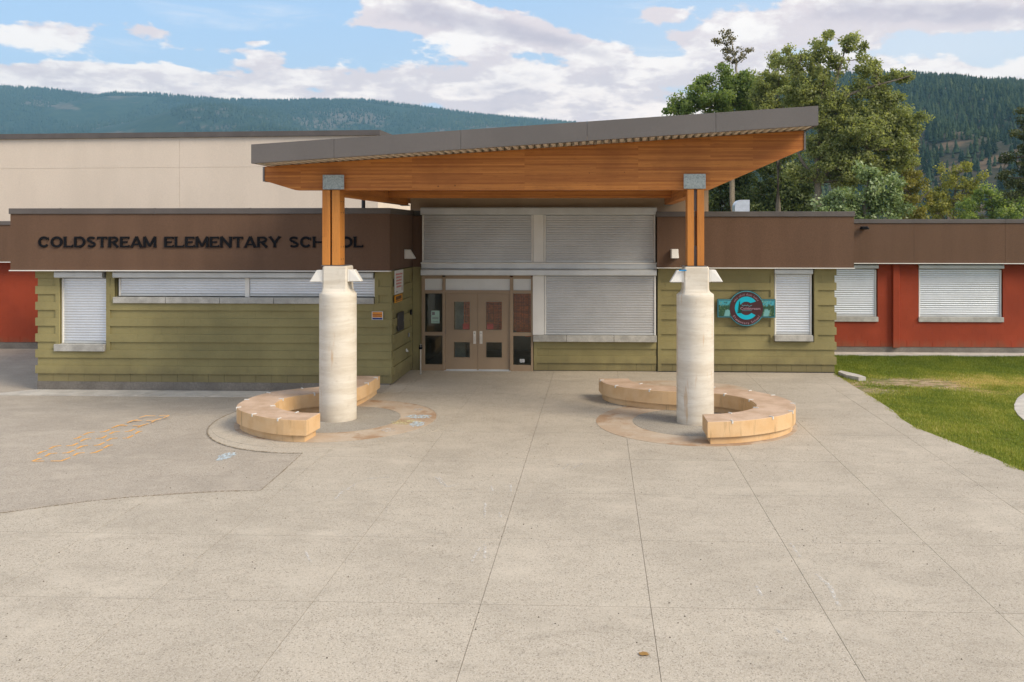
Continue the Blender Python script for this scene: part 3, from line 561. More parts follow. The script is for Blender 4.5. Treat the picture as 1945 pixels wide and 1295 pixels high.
def shutter(parent, x0, x1, z0, z1, y, hz0=None, hz1=None, hx0=None, hx1=None, hy=None, label=None, guides=(1, 1), bar=0.055, smat='alu'):
    s = box('roller_shutter', x0 - .02, x1 + .02, y + .035, y + .05, z0, z1 + .02, 'alub', parent)
    if label: s['label'] = label
    slats('slat_curtain', x0, x1, z0 + bar + .006, z1, y, s, mat=smat)
    box('bottom_bar', x0, x1, y - .014, y + .012, z0 + .002, z0 + bar, 'alub', s, .004)
    if guides[0]: box('guide_rail', x0 - .045, x0 - .003, y - .03, y + .03, z0, z1, 'white', s, .004)
    if guides[1]: box('guide_rail', x1 + .003, x1 + .045, y - .03, y + .03, z0, z1, 'white', s, .004)
    if hz0 is not None:
        prof = [(hy, hz0 + .02), (hy, hz1 - .03), (hy + .025, hz1), (y + .06, hz1), (y + .06, hz0), (hy + .02, hz0)]
        prism('housing', prof, hx0, hx1, 'alub', s, 'x')
    return s
def sill(parent, x0, x1, y0, y1, z0, z1, joints=(), mat='sill'):
    e = [x0] + list(joints) + [x1]
    r = box('window_sill', x0 + .004, x1 - .004, y0 + .006, y1, z0 + .006, z1 - .006, 'gap' if len(e) > 2 else mat, parent)
    for a, b in zip(e[:-1], e[1:]): box('sill_stone', a + (.003 if a != x0 else 0), b - (.003 if b != x1 else 0), y0, y1 + .002, z0, z1, mat, r, .008)
def lines(vals, lo, hi): return [v for v in vals if lo < v < hi]
# ------------------------------------------------------------ left olive wing
wl = thing('school_wing', 'long olive block wing left of the entrance, under the lettered brown band', 'building', (-10, 21.75, 0))
YL = 21.75
op = [(-13.80, -12.57, 0.84, 2.90), (-12.36, -5.63, 2.04, 2.90)]
box('wall_core', -14.38, -5.24, YL + .075, 30.0, -.35, 2.87, 'olive', wl) if False else None
# core wall with real window recesses
bm = bmesh.new()
for (a, b, z0, z1) in ((-14.38, -13.80, -.02, 2.87), (-13.80, -12.57, -.02, .84), (-12.57, -12.36, -.02, 2.87), (-12.36, -5.63, -.02, 2.04), (-5.63, -5.25, -.02, 2.87)):
    bmbox(bm, a, b, YL + .05, YL + .30, z0, z1)
core = frombm('wall_core', bm, 'olive', wl)
box('inner_core', -14.37, -5.26, YL + .301, 29.9, -.3, 2.86, 'interior', wl)
box('footing', -14.40, -5.24, YL + .035, YL + .30, -.42, 0.018, 'foot', wl)
front = box('front_wall', -14.37, -5.25, YL + .066, YL + .0695, 0.0, 0.02, 'olive', wl)
block_wall(front, -14.385, -5.20, YL, op, 'olive', ext=0.045)
side = box('side_wall', -5.248, -5.245, YL + .1, 24.0, -.03, 0.01, 'olive', wl)
block_wall(side, 21.832, 24.05, -5.155, [], 'olive', axis='y', ends=(0, .14))
shutter(wl, -13.75, -12.62, 0.985, 2.66, YL + .13, 2.68, 2.845, -13.90, -12.64, YL - .06, 'narrow upright roller shutter')
sill(wl, -13.91, -12.59, YL - .06, YL + .2, 0.80, 0.98)
s2 = shutter(wl, -12.25, -9.0, 2.21, 2.66, YL + .13, 2.685, 2.845, -12.37, -5.66, YL - .06, 'long narrow strip shutter', (1, 0))
shutter(wl, -8.88, -5.68, 2.21, 2.66, YL + .13, label='long narrow strip shutter', guides=(0, 1))
box('mullion', -8.995, -8.885, YL + .09, YL + .17, 2.19, 2.68, 'white', wl, .004)
sill(wl, -12.37, -5.64, YL - .05, YL + .2, 2.035, 2.19, (-11.0, -9.6, -8.2, -6.8))
def fascia(parent, x0, x1, y0, y1, z0, z1, zc, joints=(), over=.03, end='open', drip=True):
    """stucco band with metal cap and white drip edge"""
    band = box('parapet_band', x0 + .003, x1 - .003, y0 + .004, y1, z0 + .004, z1, 'brown', parent)
    e = [x0] + list(joints) + [x1]
    for a, b in zip(e[:-1], e[1:]): box('band_panel', a + (.004 if a != x0 else 0), b - (.004 if b != x1 else 0), y0 - .002, y0 + .02, z0 + .002, z1 - .002, 'brown', band)
    cap = box('metal_cap', x0 - over, x1 + over, y0 - over, y1 + .01, z1 + .001, zc, 'cap', parent, .006)
    k = x0 + 1.3
    while k < x1 - .5:
        box('cap_seam', k, k + .035, y0 - over - .004, y0 - over + .03, z1 - .002, zc + .004, 'cap', cap); k += 2.44
    if drip: box('drip_edge', x0 - .02, x1 + .02, y0 - .035, y0 + .10, z0 - .022, z0 + .001, 'white', parent)
    box('soffit_board', x0 + .01, x1 - .01, y0 + .10, y0 + .5, z0 - .018, z0 + .003, 'cap', parent)
fascia(wl, -14.91, -5.185, 21.5, 24.19, 2.885, 4.31, 4.455)
box('roof_deck', -14.9, -5.26, 24.2, 30.0, 2.9, 4.25, 'roof', wl)
box('return_panel', -5.183, -5.165, 21.52, 24.19, 2.90, 4.305, 'brown', wl)
# ------------------------------------------------------------ entrance bay
en = thing('entrance_bay', 'recessed entrance bay with tan double doors and large grey roller shutters', 'building', (-1.7, 24.0, 0))
box('stucco_wall', -5.15, 3.07, 24.2, 24.5, 4.45, 5.33, 'tan', en) if False else None
prism('stucco_wall', [(-5.25, 4.30), (3.07, 4.30), (3.07, 5.80), (-5.25, 5.28)], 24.2, 28.5, 'tan', en)
shutter(en, -4.83, -1.83, 3.015, 4.32, 24.0, 4.325, 4.535, -4.885, 1.615, 23.80, 'wide upper shutter over the doors', smat='slat_shaded')
shutter(en, -1.43, 1.545, 3.015, 4.32, 24.0, label='wide upper shutter right of the mullion', smat='slat_shaded')
box('mullion', -1.775, -1.485, 23.96, 24.06, 3.015, 4.325, 'white', en, .004)
box('lintel_band', -4.89, 1.62, 23.93, 24.15, 2.835, 2.97, 'alub', en, .006)
box('lintel_lip', -4.90, 1.63, 23.90, 24.14, 2.972, 3.010, 'white', en, .004)
shutter(en, -1.42, 1.555, 1.015, 2.64, 24.0, 2.655, 2.828, -4.875, 1.612, 23.79, 'large ground-floor roller shutter', smat='slat_shaded')
box('jamb_panel', -1.79, -1.475, 23.965, 24.06, 1.01, 2.65, 'white', en, .003)
sill(en, -1.775, 1.62, 23.88, 24.15, 0.83, 1.005, (-.85, .45))
box('back_wall', -1.70, 1.66, 24.16, 24.4, -.02, 4.45, 'interior', en)
box('back_wall', -5.15, -1.70, 24.16, 24.4, 2.62, 4.45, 'interior', en)
bw = box('lower_wall', -1.70, 1.63, 24.125, 24.155, -.02, .83, 'olive', en)
block_wall(bw, -1.77, 1.62, 24.03, [(-9, -1.77, 0, 9)], 'olive', n=4)
nib = box('corner_wall', -5.15, -4.9, 24.06, 24.16, -.02, 2.88, 'olive', en); box('corner_band', -5.16, -4.89, 24.05, 24.16, 2.881, 4.3, 'brown', en)
# doors: frame, transoms, sidelights
FX = [-4.893, -4.805, -4.31, -4.228, -2.426, -2.34, -1.842, -1.786]
fr = box('door_frame', FX[0], FX[1], 23.99, 24.12, 0.0, 2.65, 'tanpaint', en, .004)
for a, b in ((FX[2], FX[3]), (FX[4], FX[5]), (FX[6], FX[7])): box('mullion', a, b, 23.99, 24.12, 0, 2.60, 'tanpaint', fr, .004)
for a, b, lo in ((FX[1], FX[2], 1), (FX[3], FX[4], 0), (FX[5], FX[6], 1)):
    box('rail', a, b, 23.995, 24.115, 2.555, 2.65, 'tanpaint', fr)
    box('rail', a, b, 23.995, 24.115, 2.145, 2.235, 'tanpaint', fr)
    if lo:
        box('rail', a, b, 23.995, 24.115, 0.975, 1.07, 'tanpaint', fr); box('rail', a, b, 23.995, 24.115, 0.0, 0.168, 'tanpaint', fr)
    box('transom_panel', a, b, 24.045, 24.07, 2.235, 2.555, 'wpanel', en)
for a, b in ((FX[1], FX[2]), (FX[5], FX[6])):
    for z0, z1 in ((.168, .975), (1.07, 2.145)): box('glass_pane', a, b, 24.05, 24.06, z0, z1, 'glass', en)
def door(x0, x1, hx, hinge_x, lab):
    bm = bmesh.new(); px0, px1 = (x0 + .24, x0 + .675) if hx > (x0 + x1) / 2 else (x0 + .23, x0 + .668)
    y0, y1 = 24.035, 24.08
    for a, b, z0, z1 in ((x0, px0, .012, 2.14), (px1, x1, .012, 2.14), (px0, px1, .012, .366), (px0, px1, .789, 1.136), (px0, px1, 1.912, 2.14)): bmbox(bm, a, b, y0, y1, z0, z1)
    dr = frombm('door', bm, 'tanpaint', en); dr['label'] = lab
    for z0, z1 in ((.366, .789), (1.136, 1.912)):
        box('pane', px0, px1, 24.055, 24.06, z0, z1, 'glass', dr)
        bm = bmesh.new(); t = .018
        for a, b, c, e in ((px0 - t, px0, z0 - t, z1 + t), (px1, px1 + t, z0 - t, z1 + t), (px0, px1, z0 - t, z0), (px0, px1, z1, z1 + t)): bmbox(bm, a, b, y0 - .008, y0 - .0005, c, e)
        frombm('glazing_bead', bm, 'tanpaint', dr)
    bm = bmesh.new(); bmbox(bm, hx - .04, hx + .04, y0 - .012, y0 - .001, .745, 1.10, .004); frombm('handle_plate', bm, 'chrome', dr)
    bm = bmesh.new(); bmcyl(bm, (hx, y0 - .06, .80), (hx, y0 - .06, .96), .012); bmcyl(bm, (hx, y0 - .06, .81), (hx, y0 - .01, .81), .010); bmcyl(bm, (hx, y0 - .06, .95), (hx, y0 - .01, .95), .010); frombm('handle', bm, 'chrome', dr)
    bm = bmesh.new(); bmcyl(bm, (hx, y0 - .02, 1.04), (hx, y0 - .005, 1.04), .017); frombm('lock_cylinder', bm, 'bolt', dr)
    for z in (.28, 1.08, 1.88): cyl('hinge', (hinge_x, y0 - .008, z - .06), (hinge_x, y0 - .008, z + .06), .012, 'steel', dr, seg=8)
    box('door_sweep', x0 + .02, x1 - .02, y0 - .01, y0 - .001, .012, .035, 'alub', dr)
    st = box('red_sticker', (px1 - .20) if hx > (x0 + x1) / 2 else px0 + .02, (px1 - .02) if hx > (x0 + x1) / 2 else px0 + .20, 24.0615, 24.064, 1.145, 1.30, plain('red_sticker_' + lab[:4], (0.62, 0.06, 0.05)), dr)
door(-4.226, -3.329, -3.414, -4.232, 'left leaf of the tan double door'); door(-3.323, -2.428, -3.236, -2.422, 'right leaf of the tan double door')
box('threshold', -4.25, -2.40, 23.93, 24.12, 0.0, .0115, 'alub', en)
# vestibule seen through the glass
box('vestibule_floor', -5.1, -1.6, 24.41, 28.3, -.1, -.005, 'foot', en); box('vestibule_wall', -5.12, -5.05, 24.41, 28.3, 0, 2.8, 'interior', en); box('vestibule_wall', -1.65, -1.6, 24.41, 28.3, 0, 2.8, 'interior', en)
box('vestibule_wall', -5.05, -1.65, 28.2, 28.3, 0, 2.8, 'interior', en); box('vestibule_ceiling', -5.1, -1.6, 24.41, 28.3, 2.8, 2.9, 'interior', en)
bm = bmesh.new()
for i in range(40):
    a = -3.80 + i * .05; bmbox(bm, a, a + .048, 24.55 + .03 * math.sin(i * 1.9), 24.58 + .03 * math.sin(i * 1.9), .98 + .1 * math.sin(i * .3), 2.75)
kind(frombm('orange_reflection', bm, 'door_reflection', en), 'stuff')  # added orange-red strips standing in for a reflection in the door glass
box('pillar', -4.12, -3.82, 25.0, 25.2, 0, 2.8, 'sill', en)
# paper notices on the glass
def lines_text(bm, x0, x1, z, h, y, seed):
    r = random.Random(seed); x = x0
    while x < x1:
        ww = r.uniform(.5, 1.0) * h; bmbox(bm, x, min(x + ww, x1), y, y + .0008, z - h * r.uniform(.35, .5), z + h * r.uniform(.3, .5)); x += ww + h * .25
pn = tag(box('paper_notice', -4.63, -4.40, 24.046, 24.0485, 1.31, 1.66, plain('mint_paper', (0.36, 0.52, 0.44), 0.7)), 'pale mint paper notice taped inside the left sidelight glass', 'notice')
bm = bmesh.new(); [lines_text(bm, -4.60, -4.43, z, .022, 24.0448, i) for i, z in enumerate((1.44, 1.475, 1.35))]; bmbox(bm, -4.61, -4.53, 24.0448, 24.0456, 1.54, 1.63); frombm('print', bm, 'steel', pn)
ps = tag(box('sticker', -2.155, -2.025, 24.046, 24.0485, .235, .325, plain('white_sticker', (0.72, 0.74, 0.74), 0.6)), 'small white sticker low on the right sidelight glass', 'sticker')
bm = bmesh.new(); [lines_text(bm, -2.145, -2.035, z, .016, 24.0448, i + 9) for i, z in enumerate((.305, .28, .255))]; frombm('print', bm, 'steel', ps)
# ------------------------------------------------------------ right olive wing
wr = thing('school_wing', 'short olive block wing right of the entrance carrying the round teal sign', 'building', (4.2, 24.05, 0))
YR = 24.03
op = [(4.84, 5.93, 0.87, 2.90), (-9, 1.66, 0, 9)]
bm = bmesh.new()
for (a, b, z0, z1) in ((1.66, 4.84, -.02, 2.87), (4.84, 5.93, -.02, .87), (5.93, 6.47, -.02, 2.87)): bmbox(bm, a, b, YR + .08, YR + .3, z0, z1)
frombm('wall_core', bm, 'olive', wr); box('inner_core', 1.67, 6.46, YR + .301, 29, -.02, 2.86, 'interior', wr)
front = box('front_wall', 1.66, 6.46, YR + .075, YR + .0795, 0, .02, 'olive', wr)
block_wall(front, 1.66, 6.48, YR, op, 'olive', ends=(0, 0))
kk = box('end_wall', 6.471, 6.475, YR + .1, 27.9, 0, .02, 'olive', wr)
for k in range(14):
    z = .02 + k * PITCH; ublock('block', 6.475, 6.53 if k % 2 else 6.485, YR + (.0 if k % 2 else .04), YR + .4, z + .002, z + PITCH - .002, 'olive', kk)
    ublock('block', 6.475, 6.53 if k % 2 else 6.485, YR + .41, 27.9, z + .002, z + PITCH - .002, 'olive', kk)
box('dark_base_strip', 1.66, 6.5, YR - .006, YR + .03, -.01, .018, 'gap', wr)  # thin dark strip along the foot of the wall
shutter(wr, 4.91, 5.83, 1.035, 2.685, YR + .10, 2.70, 2.85, 4.835, 5.865, YR - .12)
sill(wr, 4.83, 5.87, YR - .13, YR + .2, .87, 1.03)
fascia(wr, 1.625, 6.917, 23.75, 27.0, 2.885, 4.27, 4.41)
box('roof_deck', 1.7, 6.9, 27.0, 29.5, 2.9, 4.2, 'roof', wr)
# ------------------------------------------------------------ red wings
def redwing(lab, x0, x1, z_f, wins, pil, joints, loc, cap=True, gnd=-.02):
    r = thing('school_wing', lab, 'building', loc); Y = 28.0
    cuts = [(w_[0] - .02, w_[1] + .02, w_[2] - .16, 2.9) for w_ in wins]
    bm = bmesh.new(); e = [x0]
    for c in cuts: e += [c[0], c[1]]
    e.append(x1)
    for i in range(0, len(e), 2): bmbox(bm, e[i], e[i + 1], Y + .06, Y + .3, .18, 2.85)
    for c in cuts: bmbox(bm, c[0], c[1], Y + .06, Y + .3, .18, c[2])
    frombm('wall_core', bm, 'red', r); box('inner_core', x0, x1, Y + .301, 36, -.2, 2.84, 'interior', r)
    fw = box('front_wall', x0, x1, Y + .054, Y + .058, .19, .2, 'red', r)
    block_wall(fw, x0, x1, Y, cuts, 'red', n=13, z0=.205, rel=0)
    f = box('footing', x0, x1, Y + .012, Y + .29, -.35, .20, 'foot', r)
    for w_ in wins:
        shutter(r, w_[0] + .05, w_[1] - .05, w_[2], 2.655, Y + .08, 2.69, 2.82, w_[0] - .03, w_[1] + .03, Y - .07); sill(r, w_[0] - .03, w_[1] + .03, Y - .05, Y + .15, w_[2] - .16, w_[2] - .005)
    for p in pil: box('pilaster', p - .105, p + .105, Y - .12, Y + .02, .19, 2.85, 'red', r, .01)
    fascia(r, x0, x1, 27.7, 30, 2.875, z_f, z_f + .13, joints)
    box('roof_deck', x0, x1, 30, 36, 2.9, z_f - .1, 'roof', r)
    return r
redwing('red block wing with two wide shutters beyond the lawn', 6.56, 20.0, 4.125, [(7.2, 8.88, 1.16), (10.2, 12.79, 1.16), (15.2, 17.8, 1.16)], [9.45], (9.93, 12.74, 15.5, 18.2), (11, 28, 0))
redwing('red block wing seen at the left edge behind the olive corner', -26.0, -14.4, 4.08, [(-23, -21, 1.16)], [], (-21.0,), (-18, 28, 0))
sc_ = tag(box('security_camera', 8.24, 8.45, 27.48, 27.66, 3.93, 4.03, 'black', None, .02), 'small black security camera on the brown band above the red wing', 'camera')
cyl('bracket', (8.30, 27.70, 4.0), (8.30, 27.55, 3.98), .025, 'steel', sc_)
cyl('lens', (8.43, 27.50, 3.97), (8.47, 27.47, 3.96), .03, 'gap', sc_)
# ------------------------------------------------------------ gymnasium
gm = thing('gymnasium', 'tall plain cream hall with dark roof edge behind the left wing', 'building', (-22, 38, 0))
A_, B_ = Vector((-37.0, 38.41, 0)), Vector((-9.42, 36.95, 0)); du = (B_ - A_).normalized(); nn = Vector((-du.y, du.x, 0))
def gbox(name, s0, s1, d0, d1, z0, z1, mat, parent, bev=0):
    P = [A_ + du * s + nn * d_ for s, d_ in ((s0, d0), (s1, d0), (s1, d1), (s0, d1))]
    return prism(name, [(p.x, p.y) for p in P], z0, z1, mat, parent, 'z')
Lg = (B_ - A_).length; gw = gbox('hall_wall', 0, Lg, .012, 14, -.4, 8.0, 'cream', gm)
sj = [0, 9.6, 18.69, Lg]
for a, b in zip(sj[:-1], sj[1:]):
    for z0, z1 in ((-.3, 6.68), (6.68, 8.0)): gbox('wall_panel', a + .006, b - .006, 0, .011, z0 + .006, z1 - .006, 'cream', gw)
gc = gbox('roof_cap', -.05, Lg + .12, -.12, 14.1, 8.001, 8.22, 'cap', gm)
k = 1.0
while k < Lg: gbox('cap_seam', k, k + .03, -.127, -.1, 8.0, 8.225, 'cap', gc); k += 3.0
# ------------------------------------------------------------ roof details behind the entrance
tag(cyl('vent_pipe', (-6.80, 25.0, 4.2), (-6.80, 25.0, 5.3), .055, 'dsteel'), 'dark upright pipe on the roof behind the left timber post', 'pipe')
rv = thing('roof_vent', 'shiny rounded galvanised vent hood on the roof right of the canopy', 'vent', (4.75, 29, 4.2))
bm = bmesh.new(); pr = [(4.52, 4.25), (4.52, 4.66)] + [(4.72 - .20 * math.cos(t), 4.66 + .25 * math.sin(t)) for t in [i * math.pi / 16 for i in range(1, 9)]] + [(5.0, 4.91), (5.0, 4.25)]
bmprism(bm, pr, 28.8, 29.4); frombm('hood', bm, 'galvroof', rv); box('vent_curb', 4.48, 5.04, 28.76, 29.44, 4.15, 4.3, 'cap', rv)
# ------------------------------------------------------------ canopy
cn = thing('entrance_canopy', 'big orange timber canopy with tilted charcoal roof on two round concrete columns', 'canopy', (-1.7, 17.7, 0))
def zb(x): return 5.205 + 0.0632 * (x + 6.75)
BX0, BX1 = -6.83, 4.13
def beam(y0, y1):
    b = prism('glulam_beam', [(BX0, 4.905), (-6.20, 4.715), (2.25, 4.705), (BX1, 5.515), (BX1, zb(BX1) - .004), (BX0, zb(BX0) - .004)], y0, y1, 'wood', cn)
    box('end_cap', BX0 - .035, BX0 - .001, y0 - .015, y1 + .015, 4.89, zb(BX0) - .01, 'steel', b); box('end_cap', BX1 + .001, BX1 + .035, y0 - .015, y1 + .015, 5.50, zb(BX1) - .01, 'steel', b)
    return b
B1 = beam(17.58, 17.82); B2 = beam(21.78, 21.98); B3 = beam(25.9, 26.1)
def conn(x, y, w_, z0, z1, parent):
    p = box('connector_plate', x - w_ / 2, x + w_ / 2, y - .014, y - .001, z0, z1, 'galv', parent, .003)
    for sx in (-1, 1):
        for zz in (z0 + .06, z1 - .06):
            bm = bmesh.new(); bmcyl(bm, (x + sx * (w_ / 2 - .045), y - .030, zz), (x + sx * (w_ / 2 - .045), y - .014, zz), .017, seg=6); frombm('bolt', bm, 'bolt', p)
conn(-5.375, 17.50, .44, 4.722, 5.02, B1); conn(1.945, 17.50, .44, 4.722, 5.02, B1)
for x in (-5.375, 1.945):
    box('packer', x - .2, x + .2, 17.502, 17.578, 4.74, 5.0, 'wood', B1)
    conn(x, 21.77, .20, 4.70, 4.905, B2)
for x in (-5.375, 1.945):
    box('depth_beam', x - .10, x + .10, 17.84, 24.05, 4.60, 4.90 if x > 0 else 4.90, 'wood', cn)
    box('beam_hanger', x - .115, x + .115, 24.0, 24.18, 4.585, 4.62, 'galv', cn)
    for a, b in ((-.235, -.075), (-.035, .125)) if x < 0 else ((-.145, -.015), (.05, .19)):
        pp = box('timber_post', x + a, x + b, 17.50, 17.86, 3.175, 4.71, 'woodv', cn, .006)
        for zz in (3.30, 3.55, 4.25, 4.48):
            for yy in (17.60, 17.76):
                bm = bmesh.new(); bmcyl(bm, (x + b, yy, zz), (x + b + .006, yy, zz), .012, seg=8); frombm('bolt', bm, 'dsteel', pp)
    g0, g1 = ((-.071, -.039) if x < 0 else (-.011, .046))
    box('knife_plate', x + g0, x + g1, 17.60, 17.78, 3.17, 3.58, 'steel', cn); box('knife_plate', x + g0, x + g1, 17.60, 17.78, 4.28, 4.71, 'steel', cn)
    box('base_plate', x - .25, x + .25, 17.48, 17.88, 3.162, 3.174, 'steel', cn)
def column(cx):
    cy = CY; V = []; F = []; seg = 48
    lv = [(0.0, 1, .375), (.02, 1, .378), (2.50, 1, .375), (2.585, 1, .375), (2.60, .92, .36), (2.64, .45, .31), (2.70, .1, .27), (2.78, 0, .252), (3.13, 0, .252), (3.162, 0, .235)]
    for z, f, r in lv:
        for i in range(seg):
            t = 2 * math.pi * (i + .5) / seg; c, s = math.cos(t), math.sin(t)
            rs = .252 if z < 3.15 else .235
            k = rs / max(abs(c), abs(s)); k = min(k, rs * 1.33)
            q = min(.375, .378 if f == 1 else (k * (1 - f) + .375 * f))
            V.append((cx + q * c, cy + q * s, z))
    for j in range(len(lv) - 1):
        for i in range(seg): a = j * seg + i; b = j * seg + (i + 1) % seg; F.append((a, b, b + seg, a + seg))
    F.append(tuple(range(len(V) - seg, len(V))))
    o = pyd('concrete_column', V, F, 'column', cn)
    for p in o.data.polygons: p.use_smooth = p.center.z < 2.6 and len(p.vertices) == 4
    return o
column(CX1); column(CX2)
# corrugated deck in sheets
RX0, RX1, RY0, RY1 = -6.72, 4.16, 16.73, 27.0
ns = 12; wsh = (RX1 - RX0) / ns
for i in range(ns):
    a = RX0 + i * wsh; V = []; F = []; pitch = wsh / 6
    prof = []
    for k in range(6):
        x = a + k * pitch
        prof += [(x, .085), (x + .30 * pitch, .085), (x + .42 * pitch, .004), (x + .88 * pitch, .004)]
    prof.append((a + wsh, .085))
    for x, h in prof:
        V += [(x, RY0, zb(x) + h), (x, RY1, zb(x) + h)]
    for k in range(len(prof) - 1): F.append((2 * k, 2 * k + 1, 2 * k + 3, 2 * k + 2))
    pyd('deck_sheet', V, F, 'soffit', cn)
prism('roof_board', [(RX0, zb(RX0) + .09), (RX1, zb(RX1) + .09), (RX1, zb(RX1) + .33), (RX0, zb(RX0) + .33)], RY0 + .01, RY1, 'roof', cn)
fj = [RX0 - .035, -5.12, -2.64, -.20, 2.26, RX1 + .035]
for a, b in zip(fj[:-1], fj[1:]):
    a2, b2 = a + (.003 if a > -6.7 else 0), b - (.003 if b < 4 else 0)
    bm = bmesh.new(); bmprism(bm, [(a2, zb(a2) - .01), (b2, zb(b2) - .01), (b2, zb(b2) + .36), (a2, zb(a2) + .36)], RY0 - .035, RY0 - .001)
    bmprism(bm, [(a2, zb(a2) - .012), (b2, zb(b2) - .012), (b2, zb(b2) + .0), (a2, zb(a2) + .0)], RY0 - .001, RY0 + .05)
    frombm('fascia_panel', bm, 'fascia', cn)
for x, s in ((RX0, -1), (RX1, 1)):
    z = zb(x); box('side_fascia', min(x, x + s * .035), max(x, x + s * .035), RY0, RY1, z - .01, z + .36, 'fascia', cn)
box('soffit_closure', RX0, RX0 + .10, RY0 + .001, RY1, zb(RX0) - .006, zb(RX0) + .003, 'soffit', cn)
prism('rear_fascia', [(RX0, zb(RX0)), (RX1, zb(RX1)), (RX1, zb(RX1) + .36), (RX0, zb(RX0) + .36)], RY1, RY1 + .03, 'fascia', cn)
# ------------------------------------------------------------ benches
def offset_poly(P, d):
    n = len(P); A = sum(P[i - 1][0] * P[i][1] - P[i][0] * P[i - 1][1] for i in range(n)); s = 1 if A > 0 else -1; R_ = []
    for i in range(n):
        p0, p1, p2 = Vector(P[i - 1]), Vector(P[i]), Vector(P[(i + 1) % n])
        a = (p1 - p0).normalized(); b = (p2 - p1).normalized(); na = Vector((-a.y, a.x)) * s; nb = Vector((-b.y, b.x)) * s
        m_ = (na + nb); m_ = m_.normalized() if m_.length > 1e-6 else na; k = d / max(.5, m_.dot(na)); R_.append(tuple(p1 + m_ * k))
    return R_
def smooth_path(P, n=4):
    out = []
    for i in range(len(P) - 1):
        p0 = P[max(i - 1, 0)]; p1 = P[i]; p2 = P[i + 1]; p3 = P[min(i + 2, len(P) - 1)]
        for k in range(n):
            t = k / n; out.append(tuple(.5 * ((2 * p1[a]) + (-p0[a] + p2[a]) * t + (2 * p0[a] - 5 * p1[a] + 4 * p2[a] - p3[a]) * t * t + (-p0[a] + 3 * p1[a] - 3 * p2[a] + p3[a]) * t ** 3) for a in (0, 1)))
    out.append(P[-1]); return out
def bench(lab, outer, inner, clips, loc):
    b = thing('curved_bench', lab, 'bench', loc)
    O, I = smooth_path(outer), smooth_path(inner); P = O + I[::-1]
    def strip(name, z0, z1, ins, bev):
        Q = offset_poly(P, ins) if ins else P
        lv = [(0, z0)] + ([(0, z1 - bev), (bev, z1)] if bev else [(0, z1)]); rings = []
        bm = bmesh.new()
        for i_, z in lv: rings.append([bm.verts.new((x, y, z)) for x, y in (offset_poly(Q, i_) if i_ else Q)])
        n = len(Q)
        for r0, r1 in zip(rings[:-1], rings[1:]):
            for i in range(n): bm.faces.new((r0[i], r0[(i + 1) % n], r1[(i + 1) % n], r1[i]))
        no, ni = len(O), len(I); T = rings[-1]; m_ = max(no, ni)
        for k in range(m_ - 1):
            a0, a1 = round(k * (no - 1) / (m_ - 1)), round((k + 1) * (no - 1) / (m_ - 1)); b0, b1 = n - 1 - round(k * (ni - 1) / (m_ - 1)), n - 1 - round((k + 1) * (ni - 1) / (m_ - 1))
            f = []
            for q in (T[a0], T[a1], T[b1], T[b0]):
                if q not in f: f.append(q)
            if len(f) > 2: bm.faces.new(f)
        return frombm(name, bm, 'bench', b)
    strip('plinth', -.01, .128, .06, 0); strip('seat_slab', .135, .42, 0, .008)
    box_ = strip('shadow_gap', .120, .14, .075, 0)
    for path, s in ((O, 1), (I, -1)):
        acc = 0; nxt = .45
        for i in range(1, len(path)):
            p, q = Vector(path[i - 1]), Vector(path[i]); acc += (q - p).length
            if acc > nxt and i < len(path) - 2:
                nxt += .80; t = (q - p).normalized(); nv = Vector((-t.y, t.x)); nv = nv if s > 0 else -nv
                nv = nv if True else nv
                c = q + nv * .035 * clips
                bm = bmesh.new(); rot = Matrix.Rotation(math.atan2(nv.y, nv.x), 4, 'Z')
                bmesh.ops.create_cube(bm, size=1, matrix=Matrix.Translation((c.x, c.y, .427)) @ rot @ Matrix.Diagonal((.10, .024, .012, 1)))
                e = q - nv * clips * .006
                bmesh.ops.create_cube(bm, size=1, matrix=Matrix.Translation((e.x, e.y, .405)) @ rot @ Matrix.Diagonal((.014, .028, .05, 1)))
                frombm('skate_stopper', bm, 'wpanel', b)
    return b
bench('tan curved concrete bench hooked round the left column', [(-5.31, 15.66), (-5.75, 15.70), (-6.24, 15.93), (-6.73, 16.32), (-7.05, 16.72), (-7.20, 17.2), (-7.18, 17.85), (-6.98, 18.42), (-6.6, 18.78), (-6.2, 19.05), (-5.95, 19.45), (-5.87, 20.0), (-5.85, 20.55)],
      [(-5.26, 16.29), (-5.71, 16.35), (-6.08, 16.58), (-6.38, 16.93), (-6.47, 17.3), (-6.45, 17.73), (-6.24, 18.06), (-5.92, 18.27), (-5.58, 18.45), (-5.35, 18.75), (-5.24, 19.2), (-5.19, 19.9), (-5.19, 20.55)], -1, (-6.8, 17.7, 0))
bench('tan curved concrete bench hooked round the right column', [(1.99, 15.80), (2.62, 15.93), (3.25, 16.27), (3.66, 16.68), (3.87, 17.15), (3.94, 17.71), (3.79, 18.3), (3.42, 18.85), (2.99, 19.20), (2.45, 19.36), (1.9, 19.42), (1.37, 19.50), (1.0, 19.72), (.79, 20.05), (.73, 20.42)],
      [(1.975, 16.47), (2.40, 16.57), (2.78, 16.80), (3.06, 17.13), (3.16, 17.5), (3.06, 18.05), (2.76, 18.45), (2.40, 18.64), (1.9, 18.74), (1.4, 18.84), (.86, 19.08), (.40, 19.42), (.13, 19.85), (.03, 20.38)], 1, (3.5, 17.7, 0))
